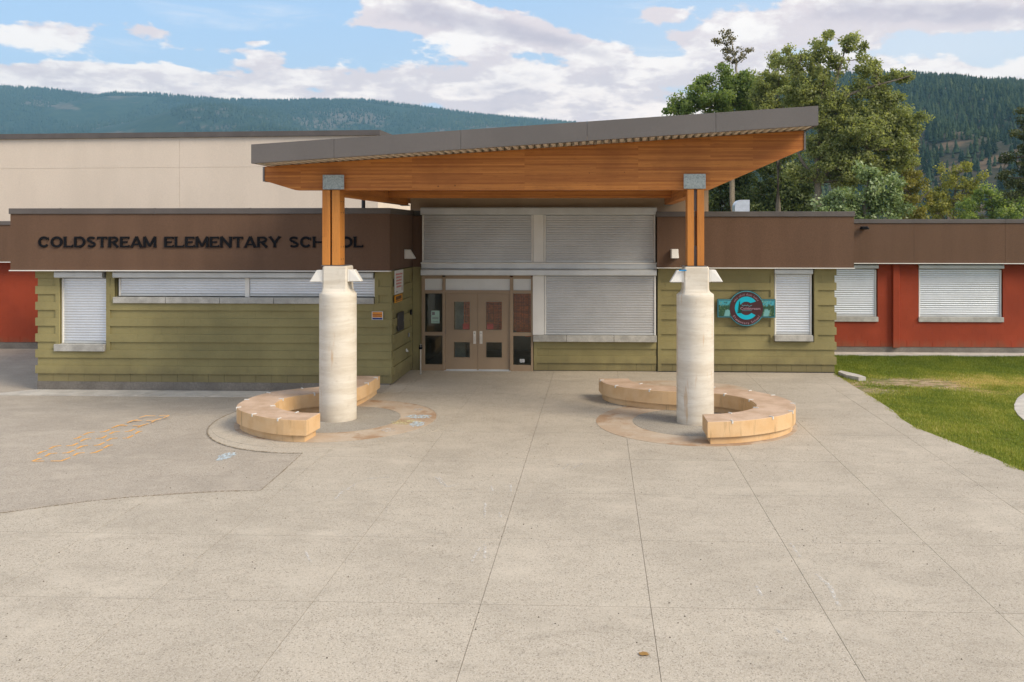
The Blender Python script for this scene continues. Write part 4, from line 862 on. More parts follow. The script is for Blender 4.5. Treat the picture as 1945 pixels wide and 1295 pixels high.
# ------------------------------------------------------------ lamps: mounted flat on +X face at origin
def lamp(loc, rz, lab, group=None, sx=1.0):
    t = thing('wall_lamp', lab, 'lamp', loc, group); t.rotation_euler = (0, 0, rz)
    def p(name, bm, mat):
        bmesh.ops.recalc_face_normals(bm, faces=bm.faces); me = bpy.data.meshes.new(name); bm.to_mesh(me); bm.free(); me.materials.append(M[mat])
        o = bpy.data.objects.new(name, me); COL.objects.link(o); o.parent = t
    bm = bmesh.new(); bmbox(bm, .0, .028, -.105, .105, -.125, .125, .006); p('mounting_box', bm, 'white')
    bm = bmesh.new()
    T = [bm.verts.new(v) for v in ((.030, -.10, .122), (.13 * sx, -.085, .122), (.13 * sx, .085, .122), (.030, .10, .122))]
    Bt = [bm.verts.new(v) for v in ((.030, -.10, -.118), (.275 * sx, -.10, -.118), (.275 * sx, .10, -.118), (.030, .10, -.118))]
    bm.faces.new(T); bm.faces.new(Bt[::-1])
    for i in range(4): bm.faces.new((T[i], Bt[i], Bt[(i + 1) % 4], T[(i + 1) % 4]))
    bmesh.ops.bevel(bm, geom=bm.edges[:], offset=.008, segments=1, affect='EDGES')
    p('lamp_hood', bm, 'white')
    bm = bmesh.new(); bmbox(bm, .06, .25 * sx, -.08, .08, -.128, -.121); p('lamp_lens', bm, 'sill')
lamp((CX1 - .254, 17.60, 2.955), math.pi, 'white wedge wall lamp on the left face of the left concrete column', 'wedge wall lamps')
lamp((CX1 + .254, 17.62, 2.965), 0, 'white wedge wall lamp on the right face of the left concrete column', 'wedge wall lamps')
lamp((CX2 - .254, 17.60, 2.965), math.pi, 'white wedge wall lamp on the left face of the right concrete column', 'wedge wall lamps')
lamp((CX2 + .254, 17.60, 2.975), 0, 'white wedge wall lamp on the right face of the right concrete column', 'wedge wall lamps')
lamp((-5.163, 23.15, 3.26), 0, 'white wedge wall lamp on the shaded brown return left of the doors', 'wedge wall lamps')
lamp((2.09, 23.746, 3.265), -math.pi / 2, 'white wedge wall lamp facing forward on the brown band left of the right post', 'wedge wall lamps')
tp = tag(box('blue_tape', CX2 - .35, CX2 - .20, 17.46, 17.475, 3.075, 3.10, plain('blue_tape', (0.02, 0.25, 0.55))), 'scrap of bright blue tape above the left lamp of the right column', 'tape')
# ------------------------------------------------------------ main lettering
lt = thing('lettering_sign', 'large black raised letters reading COLDSTREAM ELEMENTARY SCHOOL on the brown band', 'sign', (-10, 21.49, 3.46))
def arc(cx, cy, rx, ry, a0, a1, n=18): return [(cx + rx * math.cos(R(a0 + (a1 - a0) * i / n)), cy + ry * math.sin(R(a0 + (a1 - a0) * i / n))) for i in range(n + 1)]
T_ = .112; SF = .05
def glyph(ch, wd):
    """list of strokes (points, thickness) in a box wd wide, 1 high"""
    h = T_; W1 = wd - h
    V_ = lambda x, y0=0, y1=1: ([(x, y0), (x, y1)], 2 * T_)
    H_ = lambda y, x0=0, x1=wd: ([(x0, y), (x1, y)], 1.5 * T_)
    ser = lambda x, y: ([(x - h - SF, y), (x + h + SF, y)], .085)
    t = .75 * T_
    if ch == 'C': return [(arc(wd / 2, .5, wd / 2 - h, .5 - t, 38, 322), 1.9 * T_), ([(wd - .09, .64), (wd - .09, .93)], .06)]
    if ch == 'O': return [(arc(wd / 2, .5, wd / 2 - h, .5 - t, 0, 360, 28), 1.9 * T_)]
    if ch == 'L': return [V_(h), H_(t), ser(h, 1 - .04), ser(h, .04), ([(wd - .04, 0), (wd - .04, .26)], .08)]
    if ch == 'D': return [V_(h), (arc(wd * .45, .5, wd * .55 - h, .5 - t, 90, -90), 2 * T_), ([(0, 1 - t), (wd * .45, 1 - t)], 1.5 * T_), ([(0, t), (wd * .45, t)], 1.5 * T_)]
    if ch == 'S': return [(arc(wd / 2, .735, wd / 2 - h, .265 - t, 25, 270, 16) + arc(wd / 2, .265 , wd / 2 - h, .265 - t + .0, 90, -155, 16), 1.7 * T_)]
    if ch == 'T': return [V_(wd / 2), H_(1 - t), ser(wd / 2, .04), ([(.04, .74), (.04, 1)], .08), ([(wd - .04, .74), (wd - .04, 1)], .08)]
    if ch == 'R': return [V_(h), ([(0, 1 - t), (wd * .5, 1 - t)] , 1.5 * T_), (arc(wd * .52, .72, wd * .42 - h, .28 - t, 90, -90, 12), 1.8 * T_), ([(0, .44 + t * .6), (wd * .52, .44 + t * .6)], 1.4 * T_), ([(wd * .45, .46), (wd - h * .8, 0)], 2 * T_), ser(h, .04)]
    if ch == 'E': return [V_(h), H_(1 - t), H_(t), ([(0, .5), (wd * .8, .5)], 1.4 * T_), ([(wd - .04, 0), (wd - .04, .24)], .08), ([(wd - .04, .76), (wd - .04, 1)], .08)]
    if ch == 'A': return [([(h * .7, 0), (wd / 2, 1)], 1.8 * T_), ([(wd - h * .7, 0), (wd / 2, 1)], 2.1 * T_), ([(wd * .25, .28), (wd * .75, .28)], 1.3 * T_), ser(h * .8, .04), ser(wd - h * .8, .04)]
    if ch == 'M': return [V_(h), V_(wd - h), ([(h, 1), (wd / 2, .1)], 1.8 * T_), ([(wd - h, 1), (wd / 2, .1)], 1.8 * T_), ser(h, .04), ser(wd - h, .04)]
    if ch == 'N': return [V_(h), V_(wd - h), ([(h, 1), (wd - h, 0)], 1.9 * T_), ser(h, .04), ser(wd - h, 1 - .04)]
    if ch == 'Y': return [([(wd / 2, 0), (wd / 2, .45)], 2 * T_), ([(h * .6, 1), (wd / 2, .42)], 1.9 * T_), ([(wd - h * .6, 1), (wd / 2, .42)], 1.9 * T_), ser(h * .8, .96), ser(wd - h * .8, .96), ser(wd / 2, .04)]
    if ch == 'H': return [V_(h), V_(wd - h), ([(h, .5), (wd - h, .5)], 1.4 * T_), ser(h, .04), ser(h, .96), ser(wd - h, .04), ser(wd - h, .96)]
WD = {'C': 1.10, 'O': 1.18, 'L': .88, 'D': 1.1, 'S': .9, 'T': .98, 'R': 1.02, 'E': .90, 'A': 1.12, 'M': 1.25, 'N': 1.12, 'Y': 1.08, 'H': 1.15}
def stroke(bm, pts, th, X, Z, sx, sz, y0, y1):
    P = [Vector((X + p[0] * sx, Z + p[1] * sz)) for p in pts]; h = th * sz / 2; L_ = []; Rr = []
    closed = (P[0] - P[-1]).length < 1e-5
    for i, p in enumerate(P):
        if closed: a, b = P[i - 1] if i else P[-2], P[(i + 1) % len(P)] if i < len(P) - 1 else P[1]
        else: a, b = P[max(i - 1, 0)], P[min(i + 1, len(P) - 1)]
        t = (b - a).normalized(); n_ = Vector((-t.y, t.x)) * h; L_.append(p + n_); Rr.append(p - n_)
    for i in range(len(P) - 1):
        bmprism(bm, [tuple(L_[i]), tuple(L_[i + 1]), tuple(Rr[i + 1]), tuple(Rr[i])], y0, y1)
hz = .272
for word, x0, x1 in (('COLDSTREAM', -14.17, -11.12), ('ELEMENTARY', -10.91, -7.95), ('SCHOOL', -7.72, -5.85)):
    tot = sum(WD[c] for c in word) + .13 * (len(word) - 1); k = (x1 - x0) / tot; x = x0
    for c in word:
        bm = bmesh.new()
        for i, (pts, th) in enumerate(glyph(c, WD[c])): stroke(bm, pts, th, x, 3.465, k, hz, 21.468 - i * .0006, 21.490)
        for px in (.25, .75): bmcyl(bm, (x + k * WD[c] * px, 21.488, 3.6), (x + k * WD[c] * px, 21.50, 3.6), .008, seg=6)
        frombm('letter', bm, 'black', lt); x += (WD[c] + .13) * k
# ------------------------------------------------------------ round school sign
SX, SZ, SY = 4.065, 1.765, 23.94
ss_ = thing('school_sign', 'round teal and brown school sign with painted side panels on the olive wall', 'sign', (SX, SY, SZ))
def outl(rw, rh, rc):
    pts = []; a = math.degrees(math.asin(min(.99, rh / rc)))
    pts += arc(0, 0, rc, rc, a, 180 - a, 24) + [(-rw, rh), (-rw, -rh)] + arc(0, 0, rc, rc, 180 + a, 360 - a, 24) + [(rw, -rh), (rw, rh)]
    return [(SX + x, SZ + z) for x, z in pts]
def cm(nm, c): return plain(nm, c, .5, var=.06)
teal_d, teal_l, cyan, maroon, pinkish = cm('dark_teal', (.012, .075, .085)), cm('pale_teal', (.12, .36, .42)), cm('cyan_paint', (.004, .42, .56)), cm('maroon_wood', (.062, .022, .024)), cm('pale_mauve', (.32, .20, .24))
sb = prism('backing_board', outl(.79, .255, .492), SY - .01, SY + .045, teal_d, ss_)
prism('trim_line', outl(.775, .24, .476), SY - .013, SY - .0105, teal_l, ss_); prism('inner_field', outl(.762, .228, .462), SY - .016, SY - .0135, teal_d, ss_)
prism('disc_face', [(SX + x, SZ + z) for x, z in arc(0, 0, .45, .45, 0, 354, 59)], SY - .021, SY - .0165, maroon, ss_)
def mat_mural(nm, river):
    m, n = newmat(nm); p = n.pos(); s = n.sep(p)
    q = n.noise(p, 14, 5, .7); zz = n.m('ADD', s[2], n.m('MULTIPLY', n.m('SUBTRACT', q, .5), .22))
    col = n.mix(n.sm(zz, SZ + .06, SZ + .11), (.03, .09, .045), (.06, .34, .42))
    col = n.mix(n.sm(n.noise(n.pos((1, 1, .35)), 38, 4, .7), .50, .60, 0, .8), col, (.02, .055, .035))
    col = n.mix(n.sm(n.noise(p, 30, 3), .58, .66, 0, .7), col, (.24, .34, .16))
    xx = n.m('ABSOLUTE', n.m('SUBTRACT', s[0], n.m('ADD', SX + river, n.m('MULTIPLY', n.m('SUBTRACT', s[2], SZ), .25))))
    col = n.mix(n.m('MULTIPLY', n.sm(xx, .10, .05), n.sm(zz, SZ - .02, SZ - .06)), col, (.16, .38, .38))
    finish(n, col, .5); return m
for sg, nm, rv_ in ((-1, 'left_mural_paint', -.48), (1, 'right_mural_paint', .58)):
    pts = [(SX + sg * .748, SZ + .214), (SX + sg * .748, SZ - .214)] + [(SX + sg * .46 * math.cos(R(t)), SZ + .46 * math.sin(R(t))) for t in (-27.5, -14, 0, 14, 27.5)]
    prism('mural_panel', pts, SY - .019, SY - .0165, mat_mural(nm, rv_), ss_)
C_o = arc(0, .01, .315, .315, 35, 322, 40); C_i = arc(-.005, 0.0, .185, .185, 318, 52, 30)
bm = bmesh.new(); V_o, V_i = C_o, arc(-.005, 0, .185, .185, 52, 318, 40)
for i in range(40):
    bmprism(bm, [(SX + V_o[i][0], SZ + V_o[i][1]), (SX + V_o[i + 1][0], SZ + V_o[i + 1][1]), (SX + V_i[i + 1][0], SZ + V_i[i + 1][1]), (SX + V_i[i][0], SZ + V_i[i][1])], SY - .027, SY - .0215)
frombm('letter_c', bm, cyan, ss_)
tr_ = bmesh.new()
for k in range(6):
    z = -.13 + k * .052; r_ = .075 - k * .0115; bmprism(tr_, [(SX - .19 - r_, SZ + z), (SX - .19 + r_, SZ + z), (SX - .185, SZ + z + .085)], SY - .030 - k * .0004, SY - .0275)
frombm('painted_tree', tr_, cm('sign_tree_green', (.01, .055, .03)), ss_)
bm = bmesh.new(); stroke(bm, [(-.13, .10), (-.08, .065), (-.04, .09), (0.0, .07), (.03, .095), (.07, .055), (.15, .09)], .012, SX, SZ, 1, 1, SY - .030, SY - .028); stroke(bm, [(-.12, -.06), (.14, -.06)], .008, SX, SZ, 1, 1, SY - .029, SY - .027); frombm('mountain_line', bm, teal_l, ss_)
def text_mesh(name, s, size, mat, parent, loc, rot=0.0, ext=.002, off=0.0, sx=1.0):
    cu = bpy.data.curves.new(name, 'FONT'); cu.body = s; cu.size = size; cu.extrude = ext; cu.offset = off; cu.align_x = 'CENTER'; cu.resolution_u = 2
    tmp = bpy.data.objects.new('tmp', cu); COL.objects.link(tmp); dg = bpy.context.evaluated_depsgraph_get(); me = bpy.data.meshes.new_from_object(tmp.evaluated_get(dg)); bpy.data.objects.remove(tmp)
    me.transform(Matrix.Translation(loc) @ Matrix.Rotation(rot, 4, 'Y') @ Matrix.Rotation(R(90), 4, 'X') @ Matrix.Diagonal((sx, 1, 1, 1)))
    me.materials.clear(); me.materials.append(mat if not isinstance(mat, str) else M[mat]); return link(name, me, None, parent)
text_mesh('name_text', 'Coldstream', .10, pinkish, ss_, (SX + .105, SY - .034, SZ - .035), 0, .002, .002, 1.15)
s_ = 'Elementary School'
for i, ch in enumerate(s_):
    if ch == ' ': continue
    a = R(212 + (328 - 212) * i / (len(s_) - 1)); text_mesh('arc_letter', ch, .092, pinkish, ss_, (SX + .432 * math.cos(a), SY - .028, SZ + .432 * math.sin(a)), -(a + math.pi / 2), .002, .0015)
bm = bmesh.new()
for i in range(26):
    a = R(150 - i * 4.6)
    if i % 7 == 5: continue
    c = Vector((math.cos(a), math.sin(a))); q0, q1 = c * .355, c * (.385 + .012 * ((i * 7) % 3)); stroke(bm, [tuple(q0), tuple(q1)], .012, SX, SZ, 1, 1, SY - .025, SY - .022)
frombm('motto_lettering', bm, pinkish, ss_)
# ------------------------------------------------------------ small notices and fittings on the return wall
XR = -5.148
wn = tag(box('notice_board', XR, XR + .012, 21.86, 22.80, 2.26, 2.87, 'wpanel'), 'white notice with red lines of text on the olive return wall', 'notice')
red_i = cm('faded_red_ink', (.55, .16, .14))
bm = bmesh.new(); rr = random.Random(5)
for k, (za, ya, yb) in enumerate(((2.77, 21.95, 22.70), (2.69, 21.98, 22.62), (2.61, 22.0, 22.58), (2.53, 22.0, 22.56), (2.45, 22.02, 22.54))):
    y = ya
    while y < yb:
        q = rr.uniform(.03, .055); bmbox(bm, XR + .0125, XR + .0135, y, y + q, za - .026, za + .022 + rr.uniform(-.01, .004)); y += q + .014
frombm('print', bm, red_i, wn); bm = bmesh.new(); bmbox(bm, XR + .0125, XR + .0135, 21.93, 22.15, 2.31, 2.33); bmbox(bm, XR + .0125, XR + .0135, 22.62, 22.68, 2.32, 2.46); frombm('small_print', bm, 'steel', wn)
on = tag(box('notice_board', XR, XR + .012, 21.86, 22.68, 2.05, 2.235, cm('orange_sign_paint', (.72, .30, .01))), 'small orange notice below the white one on the return wall', 'notice')
bm = bmesh.new(); rr = random.Random(8)
for za, h_ in ((2.185, .02), (2.14, .026), (2.085, .012)):
    y = 21.94
    while y < 22.58: q = rr.uniform(.03, .06); bmbox(bm, XR + .0125, XR + .0135, y, y + q, za - h_, za + h_); y += q + .015
frombm('print', bm, 'dsteel', on)
sn = tag(box('notice_board', -5.70, -5.415, YL - .012, YL - .001, 1.635, 1.845, 'wpanel'), 'little orange, white and blue placard on the olive wall near its corner', 'placard')
box('orange_field', -5.685, -5.43, YL - .015, YL - .0125, 1.695, 1.835, cm('placard_orange', (.62, .24, .04)), sn); box('blue_band', -5.685, -5.43, YL - .0150, YL - .0125, 1.645, 1.685, cm('placard_blue', (.01, .03, .16)), sn)
bm = bmesh.new(); lines_text(bm, -5.675, -5.44, 1.765, .028, YL - .0165, 3); lines_text(bm, -5.67, -5.46, 1.725, .014, YL - .0165, 4); frombm('print', bm, cm('brown_ink', (.2, .05, .03)), sn)
eb = thing('intercom_box', 'dark grey flush service panel at mid height on the return wall', 'panel', (XR, 22.5, 1.5))
box('panel_door', XR, XR + .012, 22.18, 22.90, 1.28, 1.76, 'dsteel', eb, .003); box('hinge', XR + .012, XR + .022, 22.19, 22.22, 1.62, 1.70, 'steel', eb); box('hinge', XR + .012, XR + .022, 22.19, 22.22, 1.34, 1.42, 'steel', eb); box('latch', XR + .012, XR + .02, 22.82, 22.86, 1.49, 1.55, 'steel', eb)
cr_ = thing('card_reader', 'tiny black card reader on the return wall beside the door frame', 'card reader', (XR, 23.7, 1.65)); box('reader_body', XR, XR + .04, 23.66, 23.76, 1.58, 1.72, 'black', cr_, .006); box('reader_face', XR + .04, XR + .043, 23.675, 23.745, 1.60, 1.66, 'dsteel', cr_)
ou = thing('wall_socket', 'small grey weatherproof socket low on the return wall', 'socket', (XR, 23.45, 1.05)); box('socket_box', XR, XR + .03, 23.40, 23.50, 1.0, 1.11, 'steel', ou, .004); box('socket_cover', XR + .03, XR + .036, 23.41, 23.49, 1.01, 1.10, 'sill', ou)
hb = thing('hose_tap', 'small white tap cover low on the return wall', 'tap', (XR, 23.2, .67)); cyl('tap_plate', (XR, 23.2, .67), (XR + .02, 23.2, .67), .045, 'white', hb); cyl('tap_spout', (XR + .02, 23.2, .67), (XR + .05, 23.2, .63), .02, 'white', hb)
bo = thing('door_post', 'slim steel post with a black collar beside the left sidelight', 'post', (-4.79, 23.37, 0))
cyl('pole', (-4.79, 23.37, 0), (-4.79, 23.37, .80), .019, 'chrome', bo); cyl('collar', (-4.79, 23.37, .68), (-4.79, 23.37, .74), .05, 'black', bo); cyl('collar', (-4.79, 23.37, .755), (-4.79, 23.37, .785), .042, 'black', bo); cyl('floor_flange', (-4.79, 23.37, .0), (-4.79, 23.37, .012), .045, 'bolt', bo)
cyl('cap_knob', (-4.79, 23.37, .80), (-4.79, 23.37, .825), .024, 'bolt', bo, .012)
# ------------------------------------------------------------ paint and chalk on the ground
def mat_worn(name, c, lo, hi, sc=25):
    m, n = newmat(name); p = n.pos(); q = n.noise(p, sc, 5, .75)
    a = n.n('ShaderNodeBsdfTransparent'); b = n.n('ShaderNodeBsdfPrincipled'); b.inputs['Base Color'].default_value = (*c, 1); b.inputs['Roughness'].default_value = .9
    mx = n.n('ShaderNodeMixShader'); n.put(mx.inputs[0], n.sm(q, lo, hi)); n.t.links.new(a.outputs[0], mx.inputs[1]); n.t.links.new(b.outputs[0], mx.inputs[2]); n.out(mx.outputs[0]); return m
M['opaint'] = mat_worn('worn_orange_paint', (.80, .40, .09), .30, .52, 45)
M['seam'] = mat_worn('seam_dirt', (.22, .155, .08), .42, .62, 22)
M['chalk'] = mat_worn('white_chalk', (.70, .68, .64), .40, .72, 18); M['bchalk'] = mat_worn('blue_chalk', (.52, .62, .68), .42, .58, 16); M['ychalk'] = mat_worn('yellow_chalk', (.66, .60, .32), .46, .60, 16)
def ground_stroke(name, pts, wd, z, mat, parent):
    P = [Vector(p) for p in pts]; V = []; F = []
    for i, p in enumerate(P):
        a, b = P[max(i - 1, 0)], P[min(i + 1, len(P) - 1)]; t = (b - a).normalized(); n_ = Vector((-t.y, t.x)) * wd / 2 * (1 if 0 < i < len(P) - 1 else .6)
        V += [(p.x + n_.x, p.y + n_.y, z), (p.x - n_.x, p.y - n_.y, z)]
    for i in range(len(P) - 1): F.append((2 * i, 2 * i + 1, 2 * i + 3, 2 * i + 2))
    return pyd(name, V, F, mat, parent)
pm = thing('ground_marking', 'worn orange painted zigzag game marking on the grey paving', 'painted marking', (-9.4, 15.5, 0))
for l in MARKS: ground_stroke('painted_dash', l, .06, -.0075, 'opaint', pm)
ck = thing('chalk_drawing', 'faint white chalk lines scattered over the front of the concrete plaza', 'chalk drawing', (-1, 12, 0))
for l in CHALK: ground_stroke('chalk_line', l, .055, .005, 'chalk', ck)
def splat(name, cx, cy, rx, ry, z, mat, parent, seed):
    r = random.Random(seed); n = 22; P = [(cx + rx * (1 + r.uniform(-.25, .25)) * math.cos(2 * math.pi * i / n), cy + ry * (1 + r.uniform(-.25, .25)) * math.sin(2 * math.pi * i / n), z) for i in range(n)]
    return pyd(name, P, [tuple(range(n))], mat, parent)
cp = thing('chalk_patch', 'blue, yellow and white chalk smudges on the tan ring right of the left column', 'chalk drawing', (-3.7, 17.5, 0))
splat('blue_smudge', -3.72, 17.98, .26, .20, .0095, 'bchalk', cp, 1); splat('blue_smudge', -3.62, 17.28, .15, .22, .0095, 'bchalk', cp, 2); splat('yellow_smudge', -3.85, 17.45, .30, .22, .0085, 'ychalk', cp, 3); splat('white_smudge', -4.05, 16.75, .14, .16, .0095, 'chalk', cp, 4); splat('white_smudge', -3.88, 18.7, .10, .12, .0095, 'chalk', cp, 6)
tag(splat('chalk_patch', -6.4, 14.75, .12, .26, -.006, 'bchalk', None, 5), 'pale chalk smudge on the grey paving in front of the left bench', 'chalk drawing')
tag(splat('dry_leaf', 0.42, 7.95, .05, .035, .012, cm('dry_leaf_brown', (.30, .17, .05)), None, 8), 'curled brown dry leaf on the slab at the bottom of the view', 'leaf')
# weathered seam between the grey paving and the plaza
seam = thing('paving_seam', 'sandy weathered seam curving between grey paving and pale plaza concrete', 'paving joint', (-6.5, 12.5, 0))
sm_ = PL[25:40]; ground_stroke('seam_line', [(-12, 8.95), (-10.5, 9.9)] + PL[40:42][::-1][:0] + [(-8.18, 11.59), (-7.75, 11.87), (-7.28, 12.15), (-6.77, 12.37), (-6.2, 12.55), (-5.48, 12.716), (-5.02, 12.76)], .05, .0045, 'seam', seam)
ground_stroke('seam_line', [(-5.02, 12.76), (-5.06, 13.73), (-5.137, 14.95)], .025, .0048, 'seam', seam)
ground_stroke('seam_line', APR[2:] + [(-5.137, 14.95)], .035, .0056, 'seam', seam)
# loose grit
gn = 420; gxy = np.c_[rng.uniform(-9, 7, gn), rng.uniform(7.3, 20, gn)]; V = []; F = []
for i, (x, y) in enumerate(gxy):
    if x < -5.2 and y > 12.5: zz = .0 + zasph(x, y)
    else: zz = .003
    r_ = random.uniform(.004, .011); o_ = len(V); V += [(x - r_, y, zz), (x, y - r_ * .7, zz), (x + r_, y, zz), (x, y + r_ * .8, zz), (x, y, zz + r_)]; F += [(o_, o_ + 1, o_ + 4), (o_ + 1, o_ + 2, o_ + 4), (o_ + 2, o_ + 3, o_ + 4), (o_ + 3, o_, o_ + 4)]
kind(pyd('grit', V, F, plain('dark_grit', (.09, .075, .055), .95)), 'stuff')
# ------------------------------------------------------------ trees
def tube_chain(bm, pts, r0, r1, seg=7):
    prev = None; n = len(pts)
    for i, p in enumerate(pts):
        a, b = pts[max(i - 1, 0)], pts[min(i + 1, n - 1)]; q = (b - a).to_track_quat('Z', 'Y'); r = r0 + (r1 - r0) * i / max(1, n - 1)
        ring = [bm.verts.new(p + q @ Vector((math.cos(2 * math.pi * k / seg) * r, math.sin(2 * math.pi * k / seg) * r, 0))) for k in range(seg)]
        if prev:
            for k in range(seg): bm.faces.new((prev[k], prev[(k + 1) % seg], ring[(k + 1) % seg], ring[k]))
        prev = ring
def leaves(C, Rr, n_per, size, droop=.2, tone_c=None, tmix=.16, up=.3, flat=.9):
    m = len(C); idx = np.repeat(np.arange(m), n_per); k = len(idx)
    u = rng.normal(size=(k, 3)); u /= np.linalg.norm(u, axis=1)[:, None]; rad = rng.random(k) ** .45
    P = C[idx] + u * rad[:, None] * Rr[idx] * np.array([1, 1, flat])
    nrm = rng.normal(size=(k, 3)) + np.array([0, 0, up]) + u * .5; nrm /= np.linalg.norm(nrm, axis=1)[:, None]
    t = np.cross(nrm, rng.normal(size=(k, 3))); t /= np.linalg.norm(t, axis=1)[:, None]; b = np.cross(nrm, t)
    s = size * rng.uniform(.6, 1.3, k)[:, None]
    V = np.stack([P - t * s * .5, P + b * s * .32, P + t * s * .5, P - b * s * .32], 1).reshape(-1, 3)
    tone = np.clip(tone_c[idx] + rng.normal(0, tmix, k), 0, 1)
    return V, np.arange(k * 4).reshape(-1, 4), tone
def make_tree(key, name, lab, leaf, bark, dens, size, sub, depth=1.0, per=60, r_tr=.22, up=.3, group='trees behind the school', gap=.0, flat=.85):
    D, blobs, limbs = TREES[key]; bx, bz = limbs[0][0]
    t = thing(name, lab, 'tree', (bx, D, -.4), group)
    rs = random.Random(hash(key) % 1000 if False else sum(map(ord, key)))
    trunk_pts = []
    for li, l in enumerate(limbs):
        n = len(l); pts = []
        for i, (x, z) in enumerate(l):
            dy = 0 if li == 0 else (rs.uniform(-.4, .4) * i)
            pts.append(Vector((x, D + dy, z)))
        if li == 0: pts[0].z = -.5
        fine = []
        for i in range(len(pts) - 1):
            for k in range(3): fine.append(pts[i].lerp(pts[i + 1], k / 3) + (Vector((rs.uniform(-.07, .07), rs.uniform(-.07, .07), 0)) if k else Vector()))
        fine.append(pts[-1]); bm = bmesh.new()
        tube_chain(bm, fine, r_tr if li == 0 else r_tr * .5, .03); frombm('trunk' if li == 0 else 'limb', bm, bark, t, True)
        trunk_pts += fine[len(fine) // 3:] if li == 0 else fine
    C = []; Rr = []; tone = []
    for x, z, rx, rz in blobs:
        ry = max(rx, rz) * depth
        cnt = max(3, int(dens * rx * rz * 4 / (sub * sub)))
        q = rng.normal(size=(cnt, 3)); q /= np.linalg.norm(q, axis=1)[:, None]; q *= (rng.random(cnt) ** .5)[:, None]
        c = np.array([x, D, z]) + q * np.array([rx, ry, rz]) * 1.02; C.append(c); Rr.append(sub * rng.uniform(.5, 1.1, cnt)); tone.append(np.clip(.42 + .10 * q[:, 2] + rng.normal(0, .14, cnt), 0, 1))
    C = np.concatenate(C); Rr = np.concatenate(Rr)[:, None]; tone = np.concatenate(tone)
    tp = np.array([tuple(p) for p in trunk_pts]); bm = bmesh.new()
    for c in C[::2]:
        dd = np.linalg.norm(tp - c, axis=1) + np.where(tp[:, 2] > c[2], 1.5, 0); p = Vector(tp[dd.argmin()]); q = Vector(c)
        if (p - q).length > .3: mid = p.lerp(q, .5) + Vector((rs.uniform(-.15, .15), rs.uniform(-.15, .15), -.1)); tube_chain(bm, [p, mid, q], .035, .010, 3)
    kind(frombm('twigs', bm, bark, t), 'stuff')
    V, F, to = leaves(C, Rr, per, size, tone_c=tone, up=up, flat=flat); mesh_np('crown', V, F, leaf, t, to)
    return len(F)
nl = 0
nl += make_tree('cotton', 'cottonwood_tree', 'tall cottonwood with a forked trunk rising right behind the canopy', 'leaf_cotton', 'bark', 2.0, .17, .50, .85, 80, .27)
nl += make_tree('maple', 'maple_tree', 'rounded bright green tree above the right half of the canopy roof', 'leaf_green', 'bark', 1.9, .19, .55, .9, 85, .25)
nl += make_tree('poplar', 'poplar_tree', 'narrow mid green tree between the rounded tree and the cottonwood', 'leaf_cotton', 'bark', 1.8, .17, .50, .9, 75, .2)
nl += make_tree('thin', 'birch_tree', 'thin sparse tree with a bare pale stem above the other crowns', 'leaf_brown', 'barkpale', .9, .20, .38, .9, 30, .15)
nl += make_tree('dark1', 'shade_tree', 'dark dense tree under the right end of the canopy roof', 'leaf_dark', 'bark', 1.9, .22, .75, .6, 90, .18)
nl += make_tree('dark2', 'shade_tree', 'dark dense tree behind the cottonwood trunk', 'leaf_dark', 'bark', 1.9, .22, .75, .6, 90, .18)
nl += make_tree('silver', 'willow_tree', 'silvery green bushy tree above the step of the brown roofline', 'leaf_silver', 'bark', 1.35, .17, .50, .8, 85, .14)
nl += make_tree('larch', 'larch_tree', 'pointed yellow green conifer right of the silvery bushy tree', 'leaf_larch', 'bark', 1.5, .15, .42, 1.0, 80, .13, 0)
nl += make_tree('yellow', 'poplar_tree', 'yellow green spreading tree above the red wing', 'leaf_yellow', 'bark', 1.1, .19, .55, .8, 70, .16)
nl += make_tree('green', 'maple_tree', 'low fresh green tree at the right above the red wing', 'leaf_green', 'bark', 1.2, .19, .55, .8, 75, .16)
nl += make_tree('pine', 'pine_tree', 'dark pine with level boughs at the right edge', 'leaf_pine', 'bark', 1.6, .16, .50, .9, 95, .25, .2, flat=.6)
print('LEAVES', nl)
# ------------------------------------------------------------ hills
def hill(name, ridge, y_foot, y_ridge, mat, nxn=150, nyn=40, amp=.10, seed=1, back=1.25, power=1.0, foot0=-1.0):
    rx = np.array([p[0] for p in ridge]); rz = np.array([p[1] for p in ridge]); X = np.linspace(rx[0], rx[-1], nxn)
    r = np.random.default_rng(seed); ph = r.uniform(0, 6.28, (12,)); fr = r.uniform(1.0, 5.0, (12,))
    L0 = (rx[-1] - rx[0]) / 12
    def surf(x, t):
        zr = np.interp(x, rx, rz); s = np.clip(t, 0, 1) ** power
        nz = sum(np.sin(x / L0 * fr[i] + ph[i] + 2.2 * np.sin(t * fr[(i + 3) % 12] + ph[(i + 5) % 12])) * np.sin(t * 3.1 * fr[(i + 1) % 12] * .6 + ph[(i + 2) % 12]) / (1 + .5 * i) for i in range(7))
        z = zr * (s + amp * nz * np.sin(np.pi * np.clip(t, 0, 1)) * np.clip(1 - t, 0, 1) ** .6) + foot0 * (1 - np.clip(t, 0, 1)); over = np.clip(t - 1, 0, 1)
        z = z - zr * over * 3
        return x * (1 + 0 * t), y_foot + (y_ridge - y_foot) * t, z
    T = np.linspace(0, back, nyn); XX, TT = np.meshgrid(X, T); x, y, z = surf(XX, TT)
    V = np.stack([x, y, z], -1).reshape(-1, 3); F = [(j * nxn + i, j * nxn + i + 1, (j + 1) * nxn + i + 1, (j + 1) * nxn + i) for j in range(nyn - 1) for i in range(nxn - 1)]
    o = mesh_np(name, V, F, mat, None, None, 'structure'); o.data.polygons.foreach_set('use_smooth', np.ones(len(F), bool)); return surf
